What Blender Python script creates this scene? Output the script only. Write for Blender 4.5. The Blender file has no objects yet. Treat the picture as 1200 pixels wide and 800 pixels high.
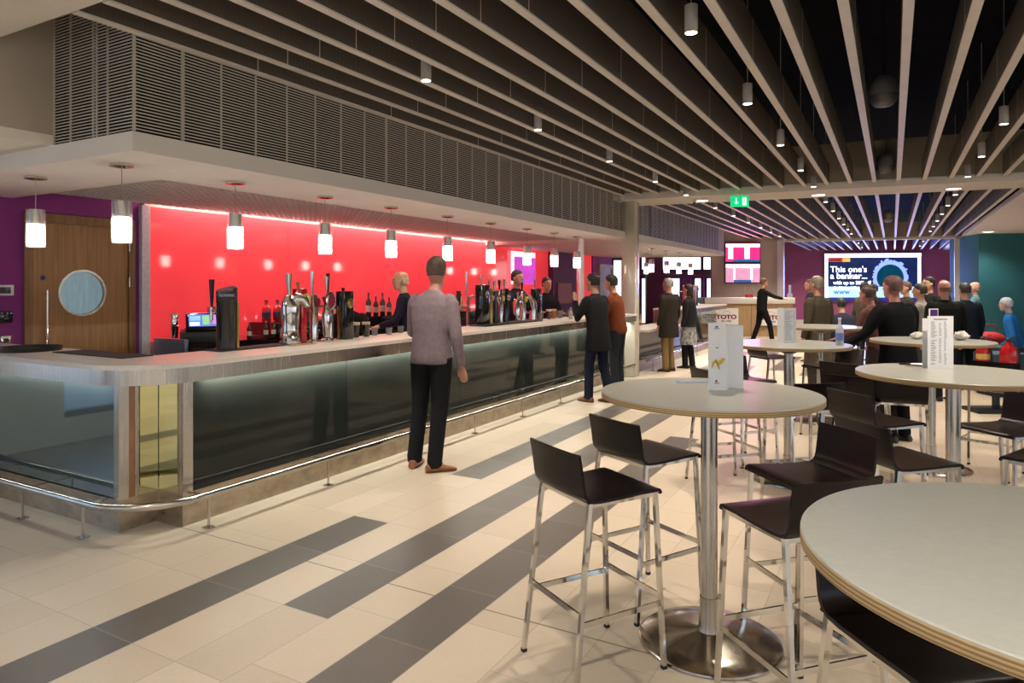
import bpy, bmesh, math, random
from mathutils import Vector, Matrix
random.seed(7)
PI = math.pi
S = bpy.context.scene
COL = S.collection
# ------------------------------------------------------------------ survey of the room
H = 1.58
T = math.atan(446/800)
FW = Vector((-math.sin(T), math.cos(T), 0)); RT = Vector((math.cos(T), math.sin(T), 0))
def P(u, d, z=0.0):                       # a spot d metres away in the bearing u
    p = d*(FW + (u-600)/800*RT); return Vector((p.x, p.y, z))
def G(u, v, z=0.0): return P(u, (H-z)*800/(v-335), z)

# ------------------------------------------------------------------ materials
def newmat(name):
    m = bpy.data.materials.new(name); m.use_nodes = True
    nt = m.node_tree; b = nt.nodes['Principled BSDF']
    return m, nt, b
def mat(name, col, rough=.5, metal=0, emit=None, es=0, noise=0, nscale=20, bump=0, coat=0, trans=0, ior=1.45, alpha=1, stretch=None, spec=None, rvar=0):
    m, nt, b = newmat(name)
    c = (*col, 1)
    b.inputs['Base Color'].default_value = c
    b.inputs['Roughness'].default_value = rough
    b.inputs['Metallic'].default_value = metal
    b.inputs['IOR'].default_value = ior
    b.inputs['Coat Weight'].default_value = coat
    b.inputs['Coat Roughness'].default_value = .05
    b.inputs['Transmission Weight'].default_value = trans
    b.inputs['Alpha'].default_value = alpha
    if spec is not None: b.inputs['Specular IOR Level'].default_value = spec
    if emit: b.inputs['Emission Color'].default_value = (*emit, 1); b.inputs['Emission Strength'].default_value = es
    if noise or bump or rvar:
        tc = nt.nodes.new('ShaderNodeTexCoord'); mp = nt.nodes.new('ShaderNodeMapping')
        if stretch: mp.inputs['Scale'].default_value = stretch
        nt.links.new(tc.outputs['Object'], mp.inputs['Vector'])
        n = nt.nodes.new('ShaderNodeTexNoise'); n.inputs['Scale'].default_value = nscale; n.inputs['Detail'].default_value = 5
        nt.links.new(mp.outputs['Vector'], n.inputs['Vector'])
        if noise:
            r = nt.nodes.new('ShaderNodeValToRGB')
            r.color_ramp.elements[0].position = .3; r.color_ramp.elements[1].position = .7
            r.color_ramp.elements[0].color = (*[x*(1-noise) for x in col], 1)
            r.color_ramp.elements[1].color = (*[min(1, x*(1+noise)) for x in col], 1)
            nt.links.new(n.outputs['Fac'], r.inputs['Fac']); nt.links.new(r.outputs['Color'], b.inputs['Base Color'])
        if rvar:
            mr = nt.nodes.new('ShaderNodeMapRange'); mr.inputs['To Min'].default_value = max(0, rough-rvar); mr.inputs['To Max'].default_value = rough+rvar
            nt.links.new(n.outputs['Fac'], mr.inputs['Value']); nt.links.new(mr.outputs['Result'], b.inputs['Roughness'])
        if bump:
            bp = nt.nodes.new('ShaderNodeBump'); bp.inputs['Strength'].default_value = bump; bp.inputs['Distance'].default_value = .002
            nt.links.new(n.outputs['Fac'], bp.inputs['Height']); nt.links.new(bp.outputs['Normal'], b.inputs['Normal'])
    return m
def wood(name, a, b_, rough=.4, axis=2, scale=1.0):
    m, nt, b = newmat(name)
    tc = nt.nodes.new('ShaderNodeTexCoord'); mp = nt.nodes.new('ShaderNodeMapping')
    sc = [28*scale]*3; sc[axis] = 1.2*scale
    mp.inputs['Scale'].default_value = sc
    n = nt.nodes.new('ShaderNodeTexNoise'); n.inputs['Scale'].default_value = 1.6; n.inputs['Detail'].default_value = 8; n.inputs['Distortion'].default_value = .6
    r = nt.nodes.new('ShaderNodeValToRGB'); r.color_ramp.elements[0].position = .32; r.color_ramp.elements[1].position = .68
    r.color_ramp.elements[0].color = (*a, 1); r.color_ramp.elements[1].color = (*b_, 1)
    L = nt.links
    L.new(tc.outputs['Object'], mp.inputs['Vector']); L.new(mp.outputs['Vector'], n.inputs['Vector'])
    L.new(n.outputs['Fac'], r.inputs['Fac']); L.new(r.outputs['Color'], b.inputs['Base Color'])
    b.inputs['Roughness'].default_value = rough
    return m

def floor_material():
    m, nt, b = newmat('stone_tile_floor')
    N, L = nt.nodes, nt.links
    tc = N.new('ShaderNodeTexCoord'); sx = N.new('ShaderNodeSeparateXYZ'); L.new(tc.outputs['Object'], sx.inputs[0])
    def val(x):
        return x
    def op(o, a, bb=0.0, c=None):
        n = N.new('ShaderNodeMath'); n.operation = o
        for i, x in enumerate((a, bb) + ((c,) if c is not None else ())):
            if isinstance(x, (int, float)): n.inputs[i].default_value = x
            else: L.new(x, n.inputs[i])
        return n.outputs[0]
    X, Y = sx.outputs[0], sx.outputs[1]
    W, LN = .2985, .586
    cx = op('DIVIDE', op('ADD', X, 3.237), W); ci = op('FLOOR', cx); fx = op('SUBTRACT', cx, ci)
    # dark stones: rectangles on the tile grid
    def rect(c, y0, y1):
        a = op('COMPARE', ci, float(c), .1)
        return op('MULTIPLY', a, op('MULTIPLY', op('GREATER_THAN', Y, y0), op('LESS_THAN', Y, y1)))
    g = lambda k: 2.405 + LN*k
    rects = [(0, g(-12), g(2)), (0, g(4), g(14)), (0, g(17), g(25)), (2, g(0), g(10)), (2, g(13), g(20)), (2, g(23), g(29)),
             (4, g(-8), g(8)), (4, g(12), g(16)), (4, g(19), g(24)), (6, g(12), g(15)), (6, g(18), g(22)), (8, g(16), g(20)), (-2, g(27), g(34))]
    dk = None
    for r in rects:
        q = rect(*r); dk = q if dk is None else op('MAXIMUM', dk, q)
    # light stones are staggered column by column
    wn = N.new('ShaderNodeTexWhiteNoise'); wn.noise_dimensions = '1D'; L.new(ci, wn.inputs['W'])
    st = op('MULTIPLY', op('MULTIPLY', op('FLOOR', op('MULTIPLY', wn.outputs['Value'], 5.0)), .25), op('SUBTRACT', 1.0, dk))
    ry = op('ADD', op('DIVIDE', op('SUBTRACT', Y, 2.405), LN), st); ri = op('FLOOR', ry); fy = op('SUBTRACT', ry, ri)
    def near_edge(f, w): return op('MAXIMUM', op('LESS_THAN', f, w), op('GREATER_THAN', f, 1-w))
    grout = op('MAXIMUM', near_edge(fx, .0065), near_edge(fy, .0035))
    mj = op('COMPARE', Y, 2.85, .004)
    cmb = N.new('ShaderNodeCombineXYZ'); L.new(ci, cmb.inputs[0]); L.new(ri, cmb.inputs[1])
    w2 = N.new('ShaderNodeTexWhiteNoise'); w2.noise_dimensions = '2D'; L.new(cmb.outputs[0], w2.inputs['Vector'])
    no = N.new('ShaderNodeTexNoise'); no.inputs['Scale'].default_value = 5; no.inputs['Detail'].default_value = 8; no.inputs['Roughness'].default_value = .65
    L.new(tc.outputs['Object'], no.inputs['Vector'])
    n3 = N.new('ShaderNodeTexNoise'); n3.inputs['Scale'].default_value = 60; n3.inputs['Detail'].default_value = 3
    L.new(tc.outputs['Object'], n3.inputs['Vector'])
    mix = op('ADD', op('MULTIPLY', w2.outputs['Value'], .42), op('ADD', op('MULTIPLY', no.outputs['Fac'], .45), op('MULTIPLY', n3.outputs['Fac'], .3)))
    def ramp(c0, c1):
        r = N.new('ShaderNodeValToRGB'); r.color_ramp.elements[0].position = .25; r.color_ramp.elements[1].position = .9
        r.color_ramp.elements[0].color = (*c0, 1); r.color_ramp.elements[1].color = (*c1, 1); L.new(mix, r.inputs['Fac']); return r.outputs['Color']
    light = ramp((.40, .335, .255), (.52, .445, .35)); dark = ramp((.075, .064, .055), (.115, .10, .087))
    def mixc(f, a, bb):
        n = N.new('ShaderNodeMix'); n.data_type = 'RGBA'; L.new(f, n.inputs['Factor'])
        for i, x in ((6, a), (7, bb)):
            if isinstance(x, tuple): n.inputs[i].default_value = (*x, 1)
            else: L.new(x, n.inputs[i])
        return n.outputs[2]
    c = mixc(dk, light, dark)
    gc = mixc(dk, (.30, .25, .19), (.22, .20, .18))
    c = mixc(grout, c, gc); c = mixc(mj, c, (.10, .085, .06))
    L.new(c, b.inputs['Base Color'])
    L.new(op('ADD', .24, op('MULTIPLY', no.outputs['Fac'], .22)), b.inputs['Roughness'])
    b.inputs['Specular IOR Level'].default_value = .45
    bp = N.new('ShaderNodeBump'); bp.inputs['Strength'].default_value = .35; bp.inputs['Distance'].default_value = .002
    L.new(op('SUBTRACT', 1.0, op('MAXIMUM', grout, mj)), bp.inputs['Height']); L.new(bp.outputs['Normal'], b.inputs['Normal'])
    return m
def perforated(name, hole, metal_col, n=90.0):
    m, nt, b = newmat(name); N, L = nt.nodes, nt.links
    tc = N.new('ShaderNodeTexCoord'); mp = N.new('ShaderNodeMapping'); mp.inputs['Scale'].default_value = (0, n, n)
    L.new(tc.outputs['Object'], mp.inputs['Vector'])
    v = N.new('ShaderNodeTexVoronoi'); v.inputs['Scale'].default_value = 1; v.inputs['Randomness'].default_value = 0
    L.new(mp.outputs['Vector'], v.inputs['Vector'])
    r = N.new('ShaderNodeValToRGB'); r.color_ramp.elements[0].position = .34; r.color_ramp.elements[1].position = .42
    r.color_ramp.elements[0].color = (*hole, 1); r.color_ramp.elements[1].color = (*metal_col, 1)
    L.new(v.outputs['Distance'], r.inputs['Fac']); L.new(r.outputs['Color'], b.inputs['Base Color'])
    b.inputs['Roughness'].default_value = .65
    return m
M = {}
M['floor'] = floor_material()
M['cream'] = mat('cream_plaster', (.86, .80, .69), .8, noise=.03, nscale=3)
M['white_paint'] = mat('white_plaster', (.87, .82, .75), .8, noise=.02, nscale=3)
M['beige_wall'] = mat('beige_wall_paint', (.47, .41, .33), .85, noise=.04, nscale=3)
M['void'] = mat('black_ceiling_void', (.004, .004, .004), .95, noise=.5, nscale=4, spec=.1)
M['purple'] = mat('purple_wall_paint', (.23, .022, .20), .6, noise=.05, nscale=4)
M['purple_far'] = mat('plum_wall_paint', (.36, .085, .20), .6, noise=.05, nscale=4)
M['teal'] = mat('teal_wall_paint', (.03, .165, .22), .55, noise=.06, nscale=3)
M['baf_under'] = mat('beige_powder_coat', (.84, .77, .68), .5, noise=.04, nscale=6)
M['baf_side'] = perforated('perforated_brown_metal', (.004, .0035, .003), (.20, .17, .135))
M['louvre'] = mat('grey_beige_louvre_metal', (.60, .56, .50), .45, noise=.05)
M['steel'] = mat('brushed_steel', (.56, .52, .47), .26, 1, noise=.07, nscale=6, stretch=(10, 10, .3), rvar=.06)
M['steel_h'] = mat('brushed_steel_band', (.56, .51, .45), .24, 1, noise=.10, nscale=5, stretch=(14, 14, .6), rvar=.10)
M['plinth'] = mat('scuffed_steel_kick_plate', (.50, .43, .34), .34, 1, noise=.22, nscale=9, rvar=.16, stretch=(1, 1, 1.5))
M['chrome'] = mat('polished_chrome', (.72, .69, .64), .07, 1, rvar=.03, nscale=8)
M['base_steel'] = mat('spun_steel_base', (.55, .50, .43), .17, 1, noise=.15, nscale=7, rvar=.07)
M['glass_dark'] = mat('back_painted_dark_glass', (.020, .023, .020), .05, noise=.15, nscale=2, ior=1.30)
M['glass_end'] = mat('end_glass_pale_with_reflection', (.20, .26, .265), .04, .75, noise=.06, nscale=2)  # paler metallic copy of the front glass, imitating the room's pale reflection
M['mirror'] = mat('bronze_mirror', (.72, .72, .53), .02, 1, rvar=.01)
M['copper'] = mat('copper_tinted_panel', (.42, .21, .12), .28, .6, noise=.1)
M['counter'] = mat('pale_composite_stone', (.68, .63, .57), .30, noise=.06, nscale=60)
M['red_glass'] = mat('back_lit_red_glass', (.75, .09, .10), .08, coat=.5, emit=(1, .035, .05), es=.55, noise=.03, nscale=1)
M['grid'] = mat('grey_open_cell_grid', (.62, .59, .56), .5, noise=.05)
M['blk'] = mat('matt_black', (.012, .012, .012), .45, noise=.2)
M['blk_gloss'] = mat('gloss_black', (.010, .010, .011), .10, coat=.6, noise=.1)
M['seat'] = wood('wenge_veneer', (.0035, .0018, .0016), (.010, .004, .0035), .30, 0, 1.3); M['seat'].node_tree.nodes['Principled BSDF'].inputs['Specular IOR Level'].default_value = .28
M['ply'] = None
M['laminate'] = mat('pale_grey_laminate', (.35, .355, .315), .30, noise=.04, nscale=50, coat=.15)
M['oak'] = wood('oak_door_veneer', (.29, .145, .042), (.44, .235, .078), .38)
M['oak_frame'] = wood('oak_frame_veneer', (.19, .09, .03), (.30, .155, .055), .4)
M['oak_light'] = wood('light_oak_panel', (.34, .215, .105), (.46, .31, .165), .45)
M['white_gloss'] = mat('white_gloss', (.78, .76, .72), .25, noise=.02)
M['paper'] = mat('white_card', (.90, .90, .90), .45, noise=.02)
M['ink'] = mat('dark_print', (.02, .02, .03), .6, noise=.1)
M['ink_blue'] = mat('blue_print', (.03, .07, .22), .6, noise=.1)
M['ink_red'] = mat('dark_red_print', (.20, .01, .03), .6, noise=.1)
M['ink_grey'] = mat('grey_print', (.30, .30, .36), .6, noise=.1)
M['gold_print'] = mat('yellow_gold_print', (.62, .45, .05), .5, noise=.3)
M['brass'] = mat('aged_brass', (.55, .38, .14), .28, 1, noise=.15)
M['red_plastic'] = mat('red_enamel', (.42, .008, .012), .15, coat=.6, noise=.1)
M['rubber'] = mat('black_rubber', (.01, .01, .01), .7, noise=.1)
M['cord'] = mat('pale_cord', (.45, .40, .38), .5, noise=.1)
M['lampglass'] = mat('frosted_lamp_glass', (.9, .88, .85), .4, emit=(1, .90, .80), es=19, noise=.01)
M['clear'] = mat('clear_glass', (.85, .88, .9), .03, alpha=.16, noise=.02)
M['lens'] = mat('lit_lamp_lens', (1, .95, .85), .4, emit=(1, .86, .66), es=14, noise=.01)
M['disc'] = mat('lit_panel_lens', (1, .95, .88), .4, emit=(1, .90, .78), es=6, noise=.01)
M['exit'] = mat('lit_green_sign_face', (.0, .30, .10), .4, emit=(.0, .55, .20), es=1.2, noise=.03)
M['exit_w'] = mat('lit_white_pictogram', (.8, .9, .8), .4, emit=(.8, 1, .85), es=1.3, noise=.01)
M['daylight'] = mat('daylit_frosted_pane', (.8, .85, .9), .5, emit=(.86, .94, 1), es=1.7, noise=.01)
M['spk'] = mat('grey_speaker_shell', (.48, .46, .44), .45, noise=.05)
M['can'] = mat('white_lamp_housing', (.50, .47, .44), .4, noise=.03)
def ply_mat():
    m, nt, b = newmat('birch_ply_edge'); N, L = nt.nodes, nt.links
    tc = N.new('ShaderNodeTexCoord'); w = N.new('ShaderNodeTexWave'); w.bands_direction = 'Z'; w.inputs['Scale'].default_value = 42; w.inputs['Distortion'].default_value = .6
    w.inputs['Detail'].default_value = 2
    r = N.new('ShaderNodeValToRGB'); r.color_ramp.elements[0].color = (.20, .12, .045, 1); r.color_ramp.elements[1].color = (.50, .36, .18, 1)
    L.new(tc.outputs['Object'], w.inputs['Vector']); L.new(w.outputs['Fac'], r.inputs['Fac']); L.new(r.outputs['Color'], b.inputs['Base Color'])
    b.inputs['Roughness'].default_value = .5
    return m
M['ply'] = ply_mat()
_cm = {}
def cmat(col, rough=.75, **k):
    key = (tuple(round(c, 3) for c in col), rough, tuple(sorted(k.items())))
    if key not in _cm:
        _cm[key] = mat('coloured_finish_%d' % len(_cm), col, rough, spec=(.12 if rough > .7 else .5), noise=k.pop('noise', .12), nscale=k.pop('nscale', 30), **k)
    return _cm[key]

# ------------------------------------------------------------------ mesh building
class MB:
    def __init__(s): s.bm = bmesh.new()
    def box(s, x0, x1, y0, y1, z0, z1, rot=None, bev=0):
        if x1 < x0: x0, x1 = x1, x0
        if y1 < y0: y0, y1 = y1, y0
        if z1 < z0: z0, z1 = z1, z0
        c = Vector(((x0+x1)/2, (y0+y1)/2, (z0+z1)/2))
        r = bmesh.ops.create_cube(s.bm, size=1)['verts']
        for v in r:
            q = Vector((v.co.x*(x1-x0), v.co.y*(y1-y0), v.co.z*(z1-z0)))
            if rot is not None: q = rot @ q
            v.co = q + c
        if bev:
            es = set(e for v in r for e in v.link_edges)
            bmesh.ops.bevel(s.bm, geom=list(es), offset=bev, segments=2, affect='EDGES', profile=.5)
        return s
    def bar(s, a, b, w, h, up=Vector((0, 0, 1))):         # a square bar from a to b
        a, b = Vector(a), Vector(b); d = (b-a); L = d.length; d.normalize()
        up = Vector(up)
        if abs(d.dot(up)) > .98: up = Vector((0, 1, 0))
        x = d.cross(up).normalized(); y = x.cross(d)
        vs = []
        for t in (a, b):
            for sx, sy in ((-1, -1), (1, -1), (1, 1), (-1, 1)):
                vs.append(s.bm.verts.new(t + x*sx*w/2 + y*sy*h/2))
        for f in ((3, 2, 1, 0), (4, 5, 6, 7), (0, 1, 5, 4), (1, 2, 6, 5), (2, 3, 7, 6), (3, 0, 4, 7)):
            s.bm.faces.new([vs[i] for i in f])
        return s
    def loft(s, rings, cap=True):                          # rings of equal length
        rv = [[s.bm.verts.new(p) for p in r] for r in rings]
        n = len(rv[0])
        for a, b in zip(rv, rv[1:]):
            for i in range(n):
                s.bm.faces.new((a[i], a[(i+1) % n], b[(i+1) % n], b[i]))
        if cap:
            s.bm.faces.new(list(reversed(rv[0]))); s.bm.faces.new(rv[-1])
        return s
    def tube(s, pts, rad, seg=12, cap=True):
        pts = [Vector(p) for p in pts]; rings = []
        prev = None
        for i, p in enumerate(pts):
            d = (pts[min(i+1, len(pts)-1)] - pts[max(i-1, 0)]).normalized()
            if prev is None:
                ref = Vector((0, 0, 1)) if abs(d.z) < .9 else Vector((0, 1, 0))
                x = d.cross(ref).normalized()
            else:
                x = (prev - d*prev.dot(d)).normalized()
            prev = x; y = d.cross(x)
            r = rad[i] if isinstance(rad, (list, tuple)) else rad
            ra, rb = r if isinstance(r, tuple) else (r, r)
            rings.append([p + x*ra*math.cos(2*PI*k/seg) + y*rb*math.sin(2*PI*k/seg) for k in range(seg)])
        return s.loft(rings, cap)
    def lathe(s, prof, c=(0, 0, 0), seg=24, cap=True):
        c = Vector(c)
        return s.loft([[c + Vector((max(r, 1e-4)*math.cos(2*PI*k/seg), max(r, 1e-4)*math.sin(2*PI*k/seg), z)) for k in range(seg)] for r, z in prof], cap)
    def prism(s, poly, z0, z1):
        a = [s.bm.verts.new((x, y, z0)) for x, y in poly]; b = [s.bm.verts.new((x, y, z1)) for x, y in poly]
        n = len(poly)
        s.bm.faces.new(list(reversed(a))); s.bm.faces.new(b)
        for i in range(n): s.bm.faces.new((a[i], a[(i+1) % n], b[(i+1) % n], b[i]))
        return s
    def ball(s, c, r, seg=16):
        c = Vector(c); rr = r if isinstance(r, (tuple, list)) else (r, r, r)
        q = bmesh.ops.create_uvsphere(s.bm, u_segments=seg, v_segments=max(6, seg//2), radius=1)['verts']
        for v in q: v.co = Vector((v.co.x*rr[0], v.co.y*rr[1], v.co.z*rr[2])) + c
        return s
    def xform(s, mtx):
        bmesh.ops.transform(s.bm, matrix=mtx, verts=s.bm.verts); return s
    def mesh(s, name, m, smooth=True):
        bmesh.ops.recalc_face_normals(s.bm, faces=s.bm.faces)
        me = bpy.data.meshes.new(name); s.bm.to_mesh(me); s.bm.free()
        me.materials.append(M[m] if isinstance(m, str) else m)
        if smooth:
            me.polygons.foreach_set('use_smooth', [True]*len(me.polygons))
            try: me.set_sharp_from_angle(angle=math.radians(38))
            except Exception: pass
        return me
    def build(s, name, m, parent=None, smooth=True, label=None, kind=None):
        o = bpy.data.objects.new(name, s.mesh(name, m, smooth)); COL.objects.link(o)
        if parent is not None: o.parent = parent
        if label: o['label'] = label
        if kind: o['kind'] = kind
        return o
def tag(o, label, cat, group=None, kind=None):
    o['label'] = label; o['category'] = cat
    if group: o['group'] = group
    if kind: o['kind'] = kind
    return o
def thing(name, label, cat, loc=(0, 0, 0), rz=0, group=None):
    o = bpy.data.objects.new(name, None); COL.objects.link(o)
    o.location = loc; o.rotation_euler = (0, 0, rz)
    return tag(o, label, cat, group)
def struct(mb, name, m, label=None, smooth=False):
    o = mb.build(name, m, smooth=smooth); o['kind'] = 'structure'
    if label: o['label'] = label
    return o
LK = 3.6
def dup(root, loc, rz=None, label=None, group=None):
    def cp(o, par):
        c = o.copy(); COL.objects.link(c)
        if par is not None: c.parent = par
        for ch in o.children: cp(ch, c)
        return c
    c = cp(root, None); c.location = loc
    if rz is not None: c.rotation_euler = (0, 0, rz)
    if label: c['label'] = label
    if group: c['group'] = group
    return c
def text(body, size, parent, m, loc, rot, name='lettering', ext=.001, offset=0, align='LEFT', spacing=1.0, sx=1.0):
    cu = bpy.data.curves.new(name, 'FONT'); cu.body = body; cu.size = size; cu.extrude = ext; cu.align_x = align; cu.offset = offset
    cu.space_character = spacing
    o = bpy.data.objects.new(name, cu); COL.objects.link(o)
    cu.materials.append(M[m] if isinstance(m, str) else m)
    o.location = loc; o.rotation_euler = rot; o.scale = (sx, 1, 1)
    dg = bpy.context.evaluated_depsgraph_get(); dg.update()
    me = bpy.data.meshes.new_from_object(o.evaluated_get(dg)); bpy.data.objects.remove(o); bpy.data.curves.remove(cu)
    o = bpy.data.objects.new(name, me); COL.objects.link(o)
    o.location = loc; o.rotation_euler = rot; o.scale = (sx, 1, 1)
    if parent is not None: o.parent = parent
    return o
def spot(loc, power, size=1.9, rad=.06, col=(1, .86, .70), blend=.7, tilt=None):
    l = bpy.data.lights.new('downlight_lamp', 'SPOT'); l.energy = power*LK; l.spot_size = size; l.spot_blend = blend; l.shadow_soft_size = rad; l.color = col
    o = bpy.data.objects.new('downlight_lamp', l); COL.objects.link(o); o.location = loc
    if tilt: o.rotation_euler = tilt
    return o
def area(loc, rot, sx, sy, power, col=(1, 1, 1), spread=PI):
    l = bpy.data.lights.new('strip_and_glow_lamp', 'AREA'); l.shape = 'RECTANGLE'; l.size = sx; l.size_y = sy; l.energy = power; l.color = col; l.spread = spread
    o = bpy.data.objects.new('strip_and_glow_lamp', l); COL.objects.link(o); o.location = loc; o.rotation_euler = rot
    return o

# ================================================================== THE SETTING
struct(MB().box(-14.2, 8.2, -5.2, 38, -.12, 0), 'floor', 'floor')
ZB = 3.12; ZS = 2.41
band_y = lambda x: 11.12 + .10*(x+4)               # near edge of the ceiling band on the column
tvw_y = lambda x: 22.65 + .5557*(x+5.17)
far_y = lambda x: 24.15 + .186*(x+3.14)
back_y = lambda x: 31.80 + .355*(x+4.10)
# near plaster ceiling, black void above the baffles
struct(MB().box(-7.3, 8.2, -5.2, 2.15, 3.12, 3.42), 'ceiling', 'cream')
struct(MB().box(-14.2, 8.2, 2.1, 38, 4.5, 4.6), 'ceiling', 'void')
struct(MB().box(-7.4, 8.2, 2.08, 2.15, 3.42, 4.5), 'trim_1', 'void')
# left wall, upper bulkhead and soffits
struct(MB().box(-7.45, -7.25, -5.2, -4.6, 0, 2.53).box(-7.45, -7.25, -4.6, 1.4, 0, .25).box(-7.45, -7.25, -4.6, 1.4, 2.45, 2.53).box(-7.45, -7.25, 1.4, 2.0, 0, 2.53).box(-7.45, -7.25, -5.2, 2.0, 2.53, 3.12), 'wall_left', 'cream')
struct(MB().box(-7.45, -7.25, 2.0, 3.42, 0, 3.12).box(-7.45, -7.25, 3.42, 4.56, 2.30, 3.12).box(-7.45, -7.25, 4.5, 4.565, 0, 2.30), 'wall_left', 'purple')
struct(MB().box(-7.45, -4.97, -5.2, 2.53, 2.53, 2.60), 'ceiling', 'cream')
struct(MB().box(-5.05, -4.97, -5.2, 2.53, 2.60, 3.12).box(-5.05, -4.97, 2.155, 2.53, 3.12, 4.5), 'wall_left', 'beige_wall')
struct(MB().box(-7.25, -4.06, 2.516, 2.60, ZS, 2.53).box(-4.14, -4.06, 2.60, 11.32, ZS, 2.53), 'trim_2', 'white_paint')
struct(MB().box(-7.25, -4.14, 2.60, 3.33, ZS, 2.50).box(-5.0, -4.14, 3.33, 11.9, ZS, 2.50).box(-4.14, -4.06, 11.58, 12.0, ZS, 2.53), 'ceiling', 'white_paint')
struct(MB().box(-4.14, -4.06, 12.0, 19.3, ZS, 2.53).box(-14, -4.14, 19.22, 19.3, ZS, 2.53), 'trim_3', 'white_paint')
struct(MB().box(-14, -4.14, 11.9, 19.22, ZS, 2.50), 'ceiling', 'white_paint')
struct(MB().box(-7.9, -5.0, 3.33, 12, 2.80, 2.85), 'ceiling', 'void')
# bar back wall: pillar, red glass wall, purple pillar
struct(MB().box(-7.45, -7.19, 4.565, 4.66, 0, 2.47), 'wall_left', cmat((.72, .72, .76), .6))
struct(MB().box(-7.45, -7.3, 4.66, 17.6, 0, 2.80), 'wall_left', 'beige_wall')
rw = thing('red_glass_wall', 'long back-lit red glass wall cladding behind the bar', 'wall panel', (-7.25, 4.66, 0))
yy = 0.0
for k in range(5):
    MB().box(-.05, 0, yy+.002, yy+2.024, .95, 2.468).build('glass_pane', 'red_glass', rw); yy += 2.027
MB().box(-.05, 0, 11.56, 12.84, .95, 2.468).build('glass_pane', 'red_glass', rw)
struct(MB().box(-7.3, -7.12, 14.80, 16.2, 0, 2.47), 'wall_left', cmat((.07, .018, .10), .6))
struct(MB().box(-7.45, -7.25, 17.6, 19.05, 0, 2.42), 'wall_left', 'purple')
struct(MB().box(-14.2, -14, 15, 38, 0, 4.5).box(-14, -7.45, 15, 15.2, 0, 4.5), 'wall_left', 'purple')
# open cell grid ceiling over the bar
g = MB()
y = 3.34
while y < 11.9:
    g.box(-7.06, -5.0, y, y+.016, 2.47, 2.495); y += .085
x = -7.06
while x < -5.0:
    g.box(x, x+.016, 3.34, 11.9, 2.471, 2.494); x += .085
go = g.build('grid_ceiling', 'grid', smooth=False); go['kind'] = 'structure'
struct(MB().box(-5.01, -4.995, 3.33, 11.9, ZS, 2.52).box(-7.25, -5.0, 3.32, 3.335, ZS, 2.52), 'trim_4', 'white_paint')

# door in the purple wall
d = thing('door_1', 'oak door with a round porthole window in the purple wall', 'door', (-7.25, 3.42, 0)); d['kind'] = 'structure'
MB().box(-.06, .03, 0, .07, 0, 2.29).box(-.06, .03, 1.02, 1.09, 0, 2.29).box(-.06, .03, .07, 1.02, 2.20, 2.29).build('door_frame', 'oak_frame', d)
leaf = MB(); n = 40; cy, cz, rr = .545, 1.51, .215
outer = []
for k in range(n):
    a = 2*PI*k/n; ca, sa = math.cos(a), math.sin(a)
    outer.append((cy+rr*ca, cz+rr*sa))
# leaf built around the porthole: four lofted quadrants
for xx in (0,):
    ring_i = [Vector((0.0, p[0], p[1])) for p in outer]
    ring_o = []
    for k in range(n):
        a = 2*PI*k/n; ca, sa = math.cos(a), math.sin(a)
        ty = (1.018-cy)/ca if ca > 1e-6 else ((.072-cy)/ca if ca < -1e-6 else 1e9)
        tz = (2.198-cz)/sa if sa > 1e-6 else ((.004-cz)/sa if sa < -1e-6 else 1e9)
        t = min(ty, tz); ring_o.append(Vector((0.0, cy+t*ca, cz+t*sa)))
    for cyy, czz in ((1.018, 2.198), (.072, 2.198), (.072, .004), (1.018, .004)):
        k = min(range(n), key=lambda i: (ring_o[i].y-cyy)**2+(ring_o[i].z-czz)**2)
        ring_o[k] = Vector((0, cyy, czz))
    f = [Vector((.005, p.y, p.z)) for p in ring_i]; b2 = [Vector((-.045, p.y, p.z)) for p in ring_i]
    fo = [Vector((.005, p.y, p.z)) for p in ring_o]; bo = [Vector((-.045, p.y, p.z)) for p in ring_o]
    leaf.loft([f, fo, bo, b2, f], cap=False)
bmesh.ops.remove_doubles(leaf.bm, verts=leaf.bm.verts, dist=1e-5)
lf = leaf.build('door_leaf', 'oak', d, smooth=False)
def ringx(c, r, w, x0, x1, seg=40):
    m = MB(); rs = []
    for (xx, q) in ((x0, r-w), (x1, r-w), (x1, r), (x0, r), (x0, r-w)):
        rs.append([Vector((xx, c[0]+q*math.cos(2*PI*k/seg), c[1]+q*math.sin(2*PI*k/seg))) for k in range(seg)])
    m.loft(rs, cap=False); return m
ringx((cy, cz), .238, .022, .004, .014).build('porthole_ring', 'steel', lf)
mm = MB(); mm.loft([[Vector((xx, cy+.217*math.cos(2*PI*k/40), cz+.217*math.sin(2*PI*k/40))) for k in range(40)] for xx in (-.024, -.016)])
mm.build('porthole_pane', mat('pale_blue_porthole_glass', (.22, .33, .37), .15, coat=.5, emit=(.30, .48, .55), es=.35, noise=.25, nscale=4, stretch=(1, 6, 1)), lf)
MB().tube([(.05, .19, 1.0), (.05, .19, 1.54)], .010).bar((.0, .19, 1.03), (.05, .19, 1.03), .014, .014).bar((.0, .19, 1.5), (.05, .19, 1.5), .014, .014).build('door_handle', 'chrome', lf)
mm = MB(); mm.loft([[Vector((xx, .17+.024*math.cos(2*PI*k/24), 1.66+.024*math.sin(2*PI*k/24))) for k in range(24)] for xx in (.005, .008)])
mm.build('round_sign', mat('blue_door_disc', (.015, .02, .16), .4, noise=.1), lf)
for zz in (.3, 1.62, 2.0): MB().tube([(.034, 1.02, zz-.05), (.034, 1.02, zz+.05)], .008).build('hinge', 'steel', lf)
struct(MB().box(-8.6, -8.5, 2.6, 5.4, 0, 2.6), 'wall_left', cmat((.5, .55, .58), .7))
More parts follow.
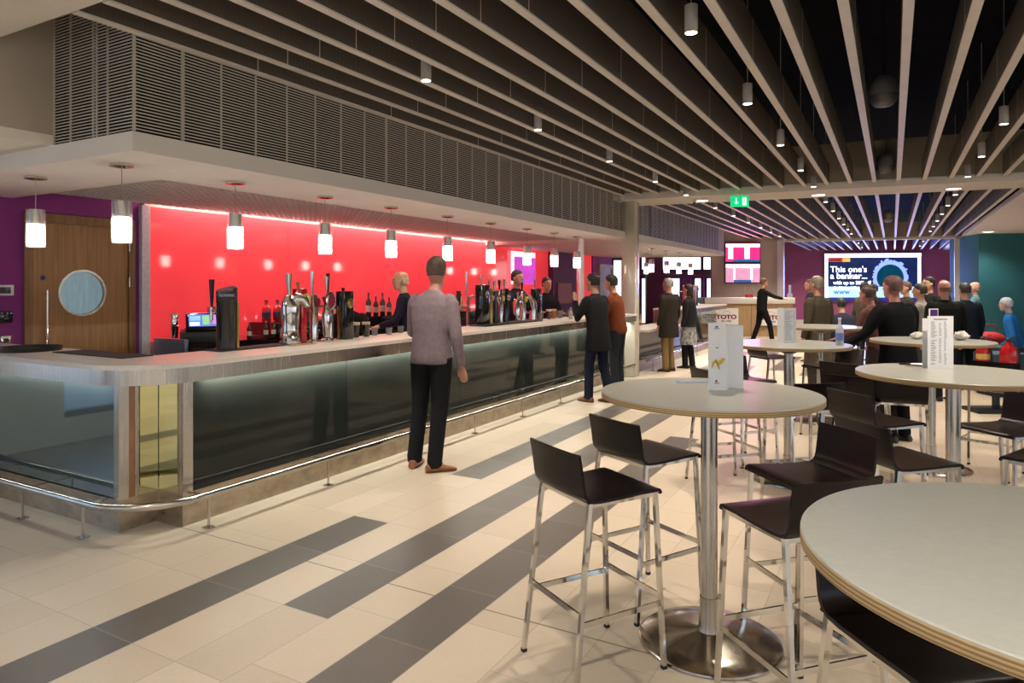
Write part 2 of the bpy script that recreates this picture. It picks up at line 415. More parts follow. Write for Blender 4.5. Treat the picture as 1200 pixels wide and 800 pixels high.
# switches left of the door
o = thing('wall_panel', 'white framed keypad panel on the purple wall left of the door, top of three', 'control panel', (-7.25, 3.24, 1.54))
MB().box(0, .03, -.09, .09, -.05, .05, bev=.006).build('panel_frame', 'white_gloss', o); MB().box(.028, .034, -.06, .06, -.03, .03).build('display', 'blk_gloss', o)
o = thing('card_reader', 'black square card reader on the purple wall, middle of three', 'card reader', (-7.248, 3.27, 1.29))
MB().box(0, .02, -.055, .055, -.055, .055, bev=.005).build('reader_body', 'blk_gloss', o); MB().box(.02, .023, -.02, .02, -.02, -.014).build('status_strip', 'ink_grey', o)
o = thing('light_switch', 'small steel switch low on the purple wall, lowest of three', 'switch', (-7.25, 3.27, 1.07))
MB().box(0, .012, -.043, .043, -.043, .043, bev=.003).build('plate', 'steel', o); MB().box(.012, .018, -.02, .02, -.02, .02).build('rocker', 'blk', o)

# right side and behind the camera
wr = MB()
for y0, y1 in ((-5.2, -4.2), (-1.0, 0), (3.2, 4.2), (7.4, 8.6), (11.6, 38)): wr.box(8, 8.2, y0, y1, 0, 4.5)
for y0, y1 in ((-4.2, -1.0), (0, 3.2), (4.2, 7.4), (8.6, 11.6)): wr.box(8, 8.2, y0, y1, 0, .35).box(8, 8.2, y0, y1, 2.9, 4.5)
struct(wr, 'wall_right', 'beige_wall')
wn = 1
wb = MB()
for x0, x1 in ((-7.45, -6.6), (-2.6, -1.8), (2.2, 3.0), (7.2, 8.2)): wb.box(x0, x1, -5.2, -5.0, 0, 3.3)
for x0, x1 in ((-6.6, -2.6), (-1.8, 2.2), (3.0, 7.2)): wb.box(x0, x1, -5.2, -5.0, 0, .3).box(x0, x1, -5.2, -5.0, 2.9, 3.3)
struct(wb, 'wall_back', 'beige_wall')
for x0, x1 in ((-6.6, -2.6), (-1.8, 2.2), (3.0, 7.2)):
    w = thing('window_%d' % wn, 'tall glazed window behind the seating', 'window', (0, 0, 0)); w['kind'] = 'structure'; wn += 1
    f = MB()
    for k in range(4):
        xx = x0 + (x1-x0)*k/3
        f.box(xx-.03, xx+.03, -5.14, -5.06, .3, 2.9)
    f.box(x0, x1, -5.14, -5.06, .3, .36).box(x0, x1, -5.14, -5.06, 2.84, 2.9).build('window_frame', cmat((.12, .12, .13), .5), w)
w = thing('window_%d' % wn, 'long glazed shopfront window in the left wall', 'window', (0, 0, 0)); w['kind'] = 'structure'; wn += 1
f = MB()
for k in range(5): f.box(-7.39, -7.31, -4.6+1.5*k-.03, -4.6+1.5*k+.03, .25, 2.45)
f.box(-7.39, -7.31, -4.6, 1.4, .25, .31).box(-7.39, -7.31, -4.6, 1.4, 2.39, 2.45).build('window_frame', cmat((.12, .12, .13), .5), w)
for y0, y1 in ((-4.2, -1.0), (0, 3.2), (4.2, 7.4), (8.6, 11.6)):
    w = thing('window_%d' % wn, 'tall glazed window in the side wall', 'window', (0, 0, 0)); w['kind'] = 'structure'; wn += 1
    f = MB()
    for k in range(3):
        q = y0 + (y1-y0)*k/2
        f.box(8.06, 8.14, q-.03, q+.03, .35, 2.9)
    f.box(8.06, 8.14, y0, y1, .35, .41).box(8.06, 8.14, y0, y1, 2.84, 2.9).build('window_frame', cmat((.12, .12, .13), .5), w)

# ceiling band carried by the column, with recessed lamps
def quad_slab(name, m, xa, xb, fy0, fy1, z0, z1):
    return struct(MB().prism([(xa, fy0(xa)), (xb, fy0(xb)), (xb, fy1(xb)), (xa, fy1(xa))], z0, z1), name, m)
quad_slab('beam', 'cream', -4.2, 8.0, band_y, lambda x: band_y(x)+.98, 3.05, 3.16)
quad_slab('beam', 'beige_wall', -4.2, 8.0, lambda x: band_y(x)+.02, lambda x: band_y(x)+.96, 3.16, 3.75)
quad_slab('beam', 'cream', -3.3, 8.0, far_y, lambda x: far_y(x)+.30, 3.05, 3.13)
quad_slab('beam', 'beige_wall', -3.3, 8.0, lambda x: far_y(x)+.02, lambda x: far_y(x)+.28, 3.13, 3.6)
# flat plaster ceiling right of the seating bay
struct(MB().prism([(1.86, band_y(1.86)+.98), (8, band_y(8)+.98), (8, 38), (1.86, 38)], 3.10, 3.2), 'ceiling', 'white_paint')
struct(MB().box(2.75, 8, 2.15, 11.0, 3.12, 3.2), 'ceiling', 'white_paint')
# columns
def column(x, y, w, z1, name='column'):
    return struct(MB().box(x-w/2, x+w/2, y-w/2, y+w/2, 0, z1, rot=None, bev=.02), name, mat('glossy_cream_column_paint', (.62, .57, .47), .16, coat=.6, noise=.02), smooth=True)
column(-4.005, 11.45, .24, 3.05)
column(1.98, 13.05, .30, 3.10)
for q, w_ in ((P(915, 22.1), .20), (P(1121.5, 20.9), .14)):
    struct(MB().box(q.x-w_/2, q.x+w_/2, q.y-w_/2, q.y+w_/2, 0, 3.05, bev=.02), 'column', 'white_gloss')
o = MB().tube([(-4.75, 11.0, 1.1), (-4.75, 11.0, 2.41)], .05, 16)
struct(o, 'column', 'white_gloss', smooth=True)

def wallseg(name, m, a, b, z0, z1, th=.12):
    a, b = Vector(a), Vector(b); dd = (b-a); dd.z = 0; dd.normalize(); nrm = Vector((-dd.y, dd.x, 0))
    pl = [(a.x, a.y), (b.x, b.y), (b.x+nrm.x*th, b.y+nrm.y*th), (a.x+nrm.x*th, a.y+nrm.y*th)]
    return struct(MB().prism(pl, z0, z1), name, m)
# beige wall with the two screens
wallseg('wall_far', mat('beige_wall_paint_brightened', (.66, .59, .49), .85, noise=.03, nscale=3), P(834, 22.3), P(913, 22.3), 0, 4.4)  # lighter copy of the beige paint, extra brightness put into its colour
# plum wall at the end
A0 = Vector((-6.5, back_y(-6.5), 0)); B0 = Vector((5.2, back_y(5.2), 0))
wallseg('wall_far', 'purple_far', A0, B0, 0, 3.9)
wallseg('baseboard_far', 'white_gloss', A0+Vector((.02, -.04, 0)), B0+Vector((.02, -.04, 0)), 0, .12, .03)
wallseg('wall_right', 'cream', P(1121, 22), P(1143, 22.0), 0, 3.1)
wallseg('trim_5', cmat((.10, .05, .025), .5), P(1141, 20.6), P(1148, 20.3), 0, 3.1)
wallseg('wall_right', 'teal', P(1147, 19.9), P(1260, 19.4), 0, 3.1, 2.0)
# entrance wall far left with clerestory panes and glazed doors
def far_windows():
    zt = 3.6
    q0, q1 = P(690, 27), P(840, 27)
    wallseg('wall_far', 'purple', P(560, 27.3), P(860, 27.3), 0, 4.4)
    n = 0
    for (ua, ub, z0, z1, kind) in ((776, 821, 2.24, 2.72, 'pane'), (824, 836, 2.24, 2.72, 'pane'), (752, 759, 2.24, 2.72, 'pane'), (782, 796, .12, 1.88, 'door'), (813, 821, .12, 1.88, 'door'), (828, 838, .12, 1.88, 'door'), (752, 759, .12, 1.88, 'door'), (719, 728, .6, 2.6, 'pane')):
        global wn
        n += 1
        a, b = P(ua, 27.2), P(ub, 27.2)
        w = thing(('window_%d' % wn), 'bright daylit window pane in the far purple entrance wall', 'window', a); w['kind'] = 'structure'; wn += 1
        L = (b-a).length; ang = math.atan2(b.y-a.y, b.x-a.x); w.rotation_euler = (0, 0, ang)
        MB().box(0, L, -.02, 0, z0, z1).build('pane', 'daylight', w)
        fr = MB().box(-.08, 0, -.06, .0, z0-.08, z1+.08).box(L, L+.08, -.06, 0, z0-.08, z1+.08).box(0, L, -.06, 0, z0-.08, z0).box(0, L, -.06, 0, z1, z1+.08)
        fr.build('window_frame', cmat((.10, .02, .12), .5), w)
    wallseg('trim_6', cmat((.16, .07, .05), .5), P(745, 26.9), P(840, 26.9), 2.02, 2.14, .06)
    wallseg('wall_far', cmat((.23, .03, .10), .5), P(758, 24.8), P(777, 24.8), 0, 2.9, .3)
far_windows()
w = thing('door_2', 'pale green framed doorway in the purple wall beyond the bar', 'door', (-7.25, 18.0, 0)); w['kind'] = 'structure'
MB().box(0, .06, 0, .09, 0, 2.2).box(0, .06, .95, 1.04, 0, 2.2).box(0, .06, .09, .95, 2.11, 2.2).build('door_frame', cmat((.45, .50, .42), .5), w)
MB().box(.0, .03, .09, .95, 0, 2.11).build('door_leaf', cmat((.33, .40, .34), .4), w)

# ================================================================== CEILING BAFFLES
XS = [-4.03, -3.73, -3.425, -3.10, -2.78, -2.46, -2.14, -1.82, -1.505, -1.185, -.865, -.55, -.235, .077, .405, .73, 1.05, 1.37, 1.69, 2.01, 2.33, 2.65]
ORD = ['first', 'second', 'third', 'fourth', 'fifth', 'sixth', 'seventh', 'eighth', 'ninth', 'tenth', 'eleventh', 'twelfth', 'thirteenth', 'fourteenth', 'fifteenth',
       'sixteenth', 'seventeenth', 'eighteenth', 'nineteenth', 'twentieth', 'twenty-first', 'twenty-second']
def baffle(x, y0, y1, label, grp, hh=.30):
    t = thing('ceiling_baffle', label, 'ceiling baffle', (x, y0, ZB), 0, grp)
    L = y1-y0
    MB().box(-.0275, .0275, 0, L, 0, .012).box(-.0275, .0275, 0, .004, .012, hh).build('underside_strip', 'baf_under', t, smooth=False)
    MB().box(-.026, .026, .004, L, .012, hh).build('perforated_side', 'baf_side', t, smooth=False)
    sm = MB(); q = 1.25
    while q < L:
        sm.box(-.0266, .0266, q, q+.008, .012, hh-.001); q += 1.5
    if L > 1.3: sm.build('joint_seam', 'baf_under', t, smooth=False)
    else: sm.bm.free()
    return t
for i, x in enumerate(XS):
    baffle(x, 2.16, band_y(x)+.03, 'long ceiling baffle of the nearest bay, %s from the louvred bulkhead' % ORD[i], 'baffles of the ceiling bay nearest the front')
for i, x in enumerate(XS):
    if x > 1.8: continue
    y1 = tvw_y(x)-.02 if x < -3.25 else far_y(x)+.02
    baffle(x, band_y(x)+.97, y1, 'ceiling baffle of the bay past the column, %s from the bar side' % ORD[i], 'baffles of the middle ceiling bay')
for i, x in enumerate(XS):
    if x < -3.2: continue
    baffle(x, far_y(x)+.29, back_y(x)-.02, 'short ceiling baffle before the plum wall, %s from the bar side' % ORD[i-3], 'baffles of the farthest ceiling bay')

# ================================================================== LOUVRED BULKHEAD OVER THE BAR
def louvre(y0, y1, label, z0=2.545, z1=3.44, grp='louvre panels above the bar soffit'):
    t = thing('louvre_panel', label, 'louvre panel', (-4.066, y0, 0), 0, grp); L = y1-y0
    m = MB(); z = z0
    while z < z1:
        m.box(-.007, 0.0, 0.004, L-.004, z, z+.0075); z += .0205
    m.build('blades', 'louvre', t, smooth=False)
    m = MB(); n = max(1, round(L/.29))
    for k in range(n+1):
        yy = min(max(L*k/n, .006), L-.006)
        m.box(-.007, .003, yy-.004, yy+.004, z0-.01, z1)
    m.build('uprights', 'louvre', t, smooth=False)
    return t
ys = [2.53, 2.86, 4.92, 6.98, 9.04, 11.10]
nm = ['narrow louvre panel at the bulkhead corner above the bar', 'first full louvre panel from the bulkhead corner', 'second full louvre panel from the bulkhead corner',
      'third full louvre panel from the bulkhead corner', 'last louvre panel before the cream column']
for i in range(5): louvre(ys[i], ys[i+1] if i < 4 else 11.32, nm[i])
for i, (a, b) in enumerate(((12.0, 14.4), (14.4, 16.85), (16.85, 19.3))):
    louvre(a, b, ['louvre panel just past the cream column', 'middle louvre panel past the cream column', 'farthest louvre panel, at the end of the bar bulkhead'][i])
t = thing('louvre_panel', 'louvre panel turning the corner towards the beige bulkhead wall', 'louvre panel', (-4.97, 2.53, 0), 0, 'louvre panels above the bar soffit')
m = MB(); z = 2.545
while z < 3.44: m.box(0, .898, 0, .007, z, z+.0075); z += .0205
m.build('blades', 'louvre', t, smooth=False)
m = MB()
for k in (0, .2, .46, .50, .62, .890): m.box(k, k+.008, -.003, .007, 2.535, 3.44)
m.build('uprights', 'louvre', t, smooth=False)
struct(MB().box(-7.45, -5.05, 2.62, 2.70, 2.55, 4.55).box(-7.45, -7.40, 2.0, 12, 2.9, 4.55).box(-9.2, -7.40, 12, 12.1, 2.5, 4.55).box(-5.06, -4.2, 2.66, 11.9, 2.55, 4.4).box(-13.9, -4.2, 12.1, 19.2, 2.55, 4.4), 'void_filler', 'void')  # black blocks added behind the louvres to shut out the sky

# ================================================================== THE BAR
gl = thing('long_bar', 'dark glass bar front with steel posts and kick plate', 'bar', (0, 0, 0))
MB().box(-4.085, -4.073, 2.94, 4.40, .215, .972).build('glass_panel', 'glass_dark', gl)
yy = 4.40
for k in range(4):
    y2 = min(yy+1.75, 11.31); MB().box(-4.085, -4.073, yy+.004, y2, .215, .972).build('glass_panel', 'glass_dark', gl); yy = y2
MB().box(-4.35, -4.067, 2.86, 11.31, 0, .205).box(-4.35, -4.075, 2.94, 11.31, .205, .215).build('kick_plate', 'plinth', gl)
MB().box(-7.2, -4.33, 2.595, 2.9, 0, .205).build('kick_plate', 'plinth', gl)
MB().box(-7.2, -4.39, 2.595, 2.607, .215, .972).build('end_glass_panel', 'glass_end', gl, label='glass end panel made pale and mirror-like for the room reflection')
MB().box(-4.12, -4.067, 2.862, 2.935, .205, .972).build('corner_post', 'steel', gl)
MB().box(-4.385, -4.33, 2.593, 2.66, .205, .972).build('corner_post', 'steel', gl)
MB().box(-4.36, -4.328, 2.70, 2.725, .205, .972).build('corner_post', 'steel', gl)
MB().box(-4.36, -4.335, 2.662, 2.70, .205, .972).build('copper_strip', 'copper', gl, label='copper tinted strip between two steel posts')
MB().box(-4.36, -4.335, 2.727, 2.866, .205, .972).build('mirror_panel', 'mirror', gl, label='bronze mirror in the notched corner')
MB().box(-4.33, -4.122, 2.868, 2.886, .205, .972).build('mirror_panel', 'mirror', gl)
MB().box(-4.35, -4.20, 2.90, 11.3, .205, .97).box(-7.2, -4.40, 2.62, 2.9, .205, .97).build('carcass', 'blk', gl)
def worktop(name, pts_outer, inner, z0, z1, label):
    pass
arc = [(-4.29+.44*math.sin(a), 2.82-.44*math.cos(a)) for a in [PI/2*k/14 for k in range(15)]]
wt = thing('bar_worktop', 'pale stone bar worktop with rounded steel-banded corner', 'worktop', (0, 0, 0))
poly = [(-7.24, 2.385), (-4.30, 2.383)] + arc + [(-3.845, 11.31), (-4.46, 11.31), (-4.46, 2.93), (-7.24, 2.93)]
MB().prism(poly, 1.07, 1.10).build('stone_top', 'counter', wt)
inner = [(x+(-.02 if x > -4.2 else 0), y) for x, y in poly]
def offset_arc(dx): return [(-4.29+(.44-dx)*math.sin(a), 2.82-(.44-dx)*math.cos(a)) for a in [PI/2*k/14 for k in range(15)]]
o1 = [(-7.24, 2.388), (-4.29, 2.388)] + offset_arc(.004) + [(-3.854, 11.31)]
o2 = [(-7.24, 2.402), (-4.29, 2.402)] + offset_arc(.018) + [(-3.868, 11.31)]
MB().prism(o1 + o2[::-1], .975, 1.07).build('steel_band', 'steel_h', wt)
o3 = [(-7.24, 2.402), (-4.29, 2.402)] + offset_arc(.018) + [(-3.868, 11.31), (-4.44, 11.31), (-4.44, 2.91), (-7.24, 2.91)]
MB().prism(o3, 1.0, 1.068).build('underside', 'white_gloss', wt)
iw = thing('inner_work_shelf', 'white lower service shelf along the staff side of the bar', 'shelf', (0, 0, 0))
MB().box(-4.80, -4.47, 2.95, 11.3, .93, .96).build('shelf_top', 'white_gloss', iw); MB().box(-4.75, -4.47, 2.95, 11.3, 0, .93).build('cupboard_fronts', 'steel', iw)
# foot rail
def foot_rail(pts, posts, label):
    t = thing('foot_rail', label, 'foot rail', (0, 0, 0))
    MB().tube(pts, .024, 14).build('rail', 'base_steel', t)
    for (px_, py_, wx, wy) in posts:
        l = MB().box(px_-.006, px_+.006, py_-.006, py_+.006, .008, .20).box(px_-.03, px_+.03, py_-.03, py_+.03, 0, .008).build('post', 'steel', t)
        MB().bar((px_, py_, .205), (px_+wx, py_+wy, .205), .012, .012).build('wall_bracket', 'steel', t)
    return t
ra = [(-4.36+.46*math.sin(a), 2.89-.46*math.cos(a), .217) for a in [PI/2*k/14 for k in range(15)]]
foot_rail([(-7.2, 2.43, .217)] + ra + [(-3.90, 11.35, .217)],
          [(-6.6, 2.432, 0, .16), (-5.88, 2.432, 0, .16), (-5.165, 2.432, 0, .16), (-4.44, 2.432, 0, .16)] + [(-3.905, yy, -.16, 0) for yy in (2.933, 4.015, 5.10, 6.19, 7.27, 8.35, 9.43, 10.5)],
          'chrome foot rail running round the bar corner on thin posts')
# LED wash under the steel band
area((-4.03, 7.15, .972), (0, math.radians(22), 0), .03, 8.3, 78, (1, 1, .88))
area((-5.8, 2.55, .972), (math.radians(22), 0, 0), 2.8, .03, 6, (1, 1, .9))
# second bar beyond the column
b2 = thing('long_bar', 'second bar front beyond the cream column, dark glass with kick plate', 'bar', (0, 0, 0))
for a, b_ in ((12.0, 13.2), (13.2, 14.3)): MB().box(-4.085, -4.073, a+.003, b_, .215, .72).build('glass_panel', 'glass_dark', b2)
for a, b_ in ((14.3, 16.3), (16.3, 18.36)): MB().box(-4.085, -4.073, a+.003, b_, .215, .972).build('glass_panel', 'glass_dark', b2)
MB().box(-4.35, -4.067, 12.0, 18.40, 0, .205).build('kick_plate', 'plinth', b2)
MB().box(-4.35, -4.10, 12.0, 14.3, .205, .72).box(-4.35, -4.10, 14.3, 18.38, .205, .97).build('carcass', 'blk', b2)
MB().box(-4.11, -4.067, 18.362, 18.42, .205, .972).build('corner_post', 'steel', b2)
w2 = thing('bar_worktop', 'pale worktop of the second bar beyond the column, low section first', 'worktop', (0, 0, 0))
MB().box(-4.5, -3.86, 12.0, 14.28, .74, .78).build('low_top', 'counter', w2)
MB().box(-4.5, -3.845, 14.30, 18.60, 1.07, 1.10).build('stone_top', 'counter', w2)
MB().box(-3.87, -3.853, 14.305, 18.59, .975, 1.07).box(-4.5, -3.87, 18.575, 18.592, .975, 1.07).box(-4.5, -3.87, 14.305, 14.32, .78, 1.07).build('steel_band', 'steel_h', w2)
foot_rail([(-3.90, 12.0, .217), (-3.90, 18.6, .217)], [(-3.905, yy, -.16, 0) for yy in (12.4, 13.5, 14.6, 15.7, 16.8, 17.9)], 'chrome foot rail along the second bar beyond the column')
area((-4.03, 16.4, .972), (0, math.radians(22), 0), .03, 4.0, 38, (1, 1, .88))
# red wall wash from its cove
area((-7.14, 9.8, 2.74), (0, math.radians(10), 0), .08, 10.0, 260, (1, .50, .48))

# back counter with fridges
bc = thing('back_counter', 'dark back counter with glass-fronted fridges under the red wall', 'counter', (0, 0, 0))
MB().box(-7.19, -6.62, 4.75, 14.7, .92, .95).build('counter_top', 'blk_gloss', bc)
MB().box(-7.19, -6.68, 4.78, 14.7, 0, .92).build('carcass', 'blk', bc)
MB().box(-7.19, -6.66, 4.70, 4.75, 0, 1.0).build('end_panel', cmat((.16, .20, .26), .4), bc, label='blue grey end panel')
MB().box(-7.19, -6.85, 6.0, 14.6, .955, 1.12).build('raised_shelf', 'blk_gloss', bc)
yy = 5.0
while yy < 14:
    f = MB().box(-6.68, -6.655, yy, yy+.86, .12, .88).build('fridge_door', 'blk_gloss', bc)
    MB().tube([(-6.64, yy+.06, .3), (-6.64, yy+.06, .7)], .008).build('handle', 'steel', f); yy += .9
# ================================================================== PENDANTS
cam_note = None
def pendant(loc, label, grp):
    t = thing('pendant_lamp', label, 'pendant lamp', loc, 0, grp)
    MB().lathe([(.075, 0), (.075, -.018), (.045, -.024), (.012, -.028)], seg=24).build('canopy', 'chrome', t)
    MB().tube([(0, 0, -.02), (0, 0, -.26)], .003, 6).build('cord', 'cord', t)
    MB().lathe([(.012, -.245), (.046, -.25), (.048, -.36), (.044, -.362)], seg=24).build('lamp_cap', 'chrome', t)
    MB().lathe([(.046, -.362), (.053, -.367), (.053, -.515), (.046, -.52)], seg=24).build('lamp_shade', 'lampglass', t)
    rs = []
    for r, z in ((.064, -.25), (.064, -.535), (.061, -.535), (.061, -.25), (.064, -.25)):
        rs.append([Vector((r*math.cos(2*PI*k/24), r*math.sin(2*PI*k/24), z)) for k in range(24)])
    MB().loft(rs, cap=False).build('glass_sleeve', 'clear', t)
    return t
pl = [(-5.69, 2.77, 'pendant lamp over the bar end, hanging farthest from the corner')] + [(-4.59, y, l) for y, l in (
    (2.77, 'pendant lamp over the rounded bar corner'), (3.69, 'second pendant along the bar from the rounded corner'), (4.68, 'third pendant along the bar from the rounded corner'),
    (5.63, 'fourth pendant along the bar from the rounded corner'), (6.67, 'fifth pendant, above the man in the grey shirt'), (7.66, 'sixth pendant along the bar from the rounded corner'),
    (8.68, 'seventh pendant along the bar from the rounded corner'), (9.58, 'eighth pendant along the bar, before the purple pillar'), (10.45, 'ninth pendant along the bar, by the slim white post'))]
pl += [(-4.6, y, l) for y, l in ((14.5, 'first pendant seen beyond the cream column'), (15.65, 'second pendant seen beyond the cream column'), (16.7, 'third pendant seen beyond the cream column'), (17.8, 'last pendant beyond the cream column'))]
pl.append((-5.4, 16.6, 'pendant set back behind the first one beyond the cream column'))
p0 = None
for x, y, l in pl:
    if p0 is None: p0 = pendant((x, y, ZS), l, 'pendant lamps over the bar')
    else: dup(p0, (x, y, ZS), 0, l)
# recessed discs
def disc(loc, label, grp, r=.10, parent=None):
    t = thing('recessed_downlight', label, 'downlight', loc, 0, grp)
    MB().lathe([(r, 0), (r, -.006), (r+.018, -.006), (r+.018, 0)], seg=28, cap=False).build('trim_ring', 'white_gloss', t)
    MB().lathe([(r, -.003), (.001, -.004)], seg=28).build('lens', 'disc', t)
    return t
for k, yv in enumerate((5.03, 6.15, 7.35, 8.45, 9.62, 10.9)):
    disc((-5.14, yv, 2.47), 'round flat lamp set in the grid ceiling behind the bar, %s from the door' % ORD[k], 'lamps in the grid ceiling over the bar')
    spot((-5.14, yv, 2.45), 9, 2.4, .09)
for k, u in enumerate((823, 959, 1117.5)):
    q = Vector((-3.0+k*0, 0, 0))
for k, (u, v) in enumerate(((823, 235), (959, 228.5), (1117.5, 221))):
    q = P(u, (3.05-H)*800/(335-v), 3.05)
    disc(q, ['round lamp in the cream band, nearest the column', 'round lamp in the cream band, above the big screen', 'round lamp in the cream band, on the right'][k], 'lamps in the cream ceiling band')
    spot((q.x, q.y, 3.03), 45, 2.2, .1)
for u, v, l in ((1158, 271.5, 'round lamp in the flat white ceiling before the teal wall'), ):
    q = P(u, (3.10-H)*800/(335-v), 3.10); disc(q, l, None, .13); spot((q.x, q.y, 3.07), 40, 2.2, .1)
# surface cans
def can(loc, label, grp, lit=14, tiny=False):
    t = thing('ceiling_spotlight', label, 'spotlight', loc, 0, grp)
    MB().lathe([(.038, .0), (.038, .16), (.03, .165)], seg=20).tube([(0, 0, .16), (0, 0, 1.3)], .004, 6).build('housing', 'can', t)
    MB().lathe([(.033, -.001), (.001, -.003)], seg=20).build('lens', 'lens', t)
    return t
rows = ((-2.94, 'over the bar-side floor'), (-1.03, 'above the nearest bar table'), (.89, 'over the right-hand tables'))
c0 = None
for xr, nmr in rows:
    for k, yv in enumerate((4.0, 5.78, 7.65, 9.45, 11.1)):
        l = 'near-bay cylinder spotlight, %s from the front in the row %s' % (ORD[k], nmr)
        c = can((xr, yv, 3.06), l, 'spotlights of the near ceiling bay') if c0 is None else dup(c0, (xr, yv, 3.06), 0, l)
        c0 = c0 or c
        spot((xr, yv, 3.05), 62, 1.75, .05)
for xr, nmr in rows:
    for k, yv in enumerate((13.2, 14.9, 16.6, 18.3, 20.0, 21.7)):
        
        l = 'spotlight past the cream band, %s along the row %s' % (ORD[k], nmr)
        dup(c0, (xr, yv, 3.06), 0, l, 'spotlights of the middle ceiling bay')
        spot((xr, yv, 3.05), 70, 2.1, .05)
for xr in (-1.03, .89):
    for k, yv in enumerate((26.5, 29.6)):
        spot((xr+(-1 if xr < 0 else .6), yv, 3.05), 110, 2.5, .08)  # spots beside the cans, added to brighten the plum wall
        dup(c0, (xr, yv, 3.06), 0, 'tiny spotlight before the plum wall, %s in the row %s' % (ORD[k], 'left of the screen centre' if xr < 0 else 'right of the screen centre'), 'spotlights of the farthest ceiling bay')
# unseen downlights added to the near plaster ceiling as light from behind the viewer
for xr in (-5.2, -2.6, 0, 2.6, 5.2):
    for yv in (-3.6, -1.6, .6):
        if xr < -4.97: continue
        disc((xr, yv, 3.119), 'unseen added lamp in the plaster ceiling of the entrance side', 'added lamps in the near plaster ceiling')
        spot((xr, yv, 3.10), 66, 2.3, .10, (1, .92, .82))
# globe speakers
def speaker(loc, label):
    t = thing('ceiling_speaker', label, 'speaker', loc, 0, 'globe speakers hung between the baffles')
    MB().lathe([(.001, .155), (.06, .15), (.105, .11), (.125, .05), (.127, -.03)], seg=28, cap=False).build('shell', 'spk', t)
    MB().lathe([(.127, -.03), (.115, -.08), (.075, -.125), (.001, -.14)], seg=28, cap=False).build('grille', cmat((.13, .13, .15), .4), t)
    MB().tube([(0, 0, .15), (0, 0, 1.1)], .003, 6).build('cable', 'blk', t)
speaker((-.075, 6.36*1.145-.05, 3.38), 'grey globe speaker, the nearest and largest'); speaker((-.085, 12.02-.62, 3.36), 'grey globe speaker by the cream band, second nearest')
speaker((-.10, 18.8, 3.25), 'small grey globe speaker beyond the cream band')
# exit sign
t = thing('exit_sign', 'green lit exit sign with a down arrow hung under the cream band', 'exit sign', (-2.12, 11.22, 2.92), T)
MB().box(-.145, .145, -.015, .015, -.085, .085, bev=.004).build('sign_body', 'exit', t)
MB().box(-.065, -.05, -.017, -.0155, -.02, .06).prism([(0, 0), (0, 0), (0, 0)], 0, 0).build('arrow', 'exit_w', t) if False else None
a_ = MB().box(-.065, -.051, -.018, -.0155, -.03, .055)
for sgn in (-1, 1): a_.bar((-.058, -.017, -.045), (-.058+sgn*.035, -.017, -.008), .003, .013, up=(0, 1, 0))
a_.build('arrow', 'exit_w', t)
MB().box(.04, .10, -.018, -.0155, -.06, .06).build('door_symbol', 'exit_w', t)
MB().ball((.068, -.02, .035), (.009, .002, .009), 10).bar((.068, -.02, .025), (.074, -.02, -.01), .012, .003).bar((.072, -.02, -.01), (.058, -.02, -.045), .009, .003).bar((.074, -.02, -.01), (.09, -.02, -.04), .009, .003).build('running_figure', 'exit', t)
MB().tube([(0, 0, .085), (0, 0, .16)], .005, 8).build('hanger', 'can', t)
# small camera under band
t = thing('security_camera', 'small dark camera under the cream band beside its first lamp', 'camera', P(814, 11.72, 3.05))
MB().lathe([(.03, 0), (.03, -.03), (.02, -.04)], seg=16).build('mount', 'can', t); MB().ball((0, 0, -.05), .028, 14).build('dome', 'blk_gloss', t)

# ================================================================== TABLES AND STOOLS
def table(loc, label):
    t = thing('bar_table', label, 'table', loc, 0, 'round high bar tables')
    MB().lathe([(.001, 1.108), (.472, 1.108), (.475, 1.1065)][::-1] + [(.001, 1.1075)], seg=96, cap=False)
    MB().lathe([(.4745, 1.100), (.4745, 1.1065), (.472, 1.109), (.001, 1.109)], seg=96, cap=False).build('laminate_top', 'laminate', t)
    MB().lathe([(.001, 1.081), (.473, 1.081), (.475, 1.084), (.475, 1.1045), (.40, 1.1046)], seg=96, cap=False).build('plywood_edge', 'ply', t)
    MB().lathe([(.036, .03), (.036, 1.06)], seg=28).build('pole', 'steel', t)
    MB().lathe([(.12, 1.068), (.12, 1.081), (.0, 1.081)][::1], seg=24).lathe([(.05, 1.03), (.12, 1.07)], seg=24).build('top_plate', 'blk', t)
    MB().lathe([(.305, 0), (.310, .004), (.308, .012), (.295, .018), (.20, .030), (.10, .042), (.05, .052), (.044, .075), (.040, .20)][:], seg=72, cap=True).build('base', 'base_steel', t)
    return t
TB = [(P(1290, 1.17), 'large near round table with pale top, at the lower right'),
      (P(831, 3.04), 'round bar table with the banana menu card, nearest the bar'),
      (P(1117, 3.70), 'round bar table carrying the price-list card in front of the crowd'),
      (P(924, 5.60), 'round bar table behind the banana-menu table, with its own menu'),
      (P(1091, 5.92), 'round bar table behind the price-list table, with a paper tray on it'),
      (P(961, 8.0), 'far round bar table lit blue, before the khaki coat')]
t0 = None
for q, l in TB:
    if t0 is None: t0 = table(q, l)
    else: dup(t0, q, 0, l)
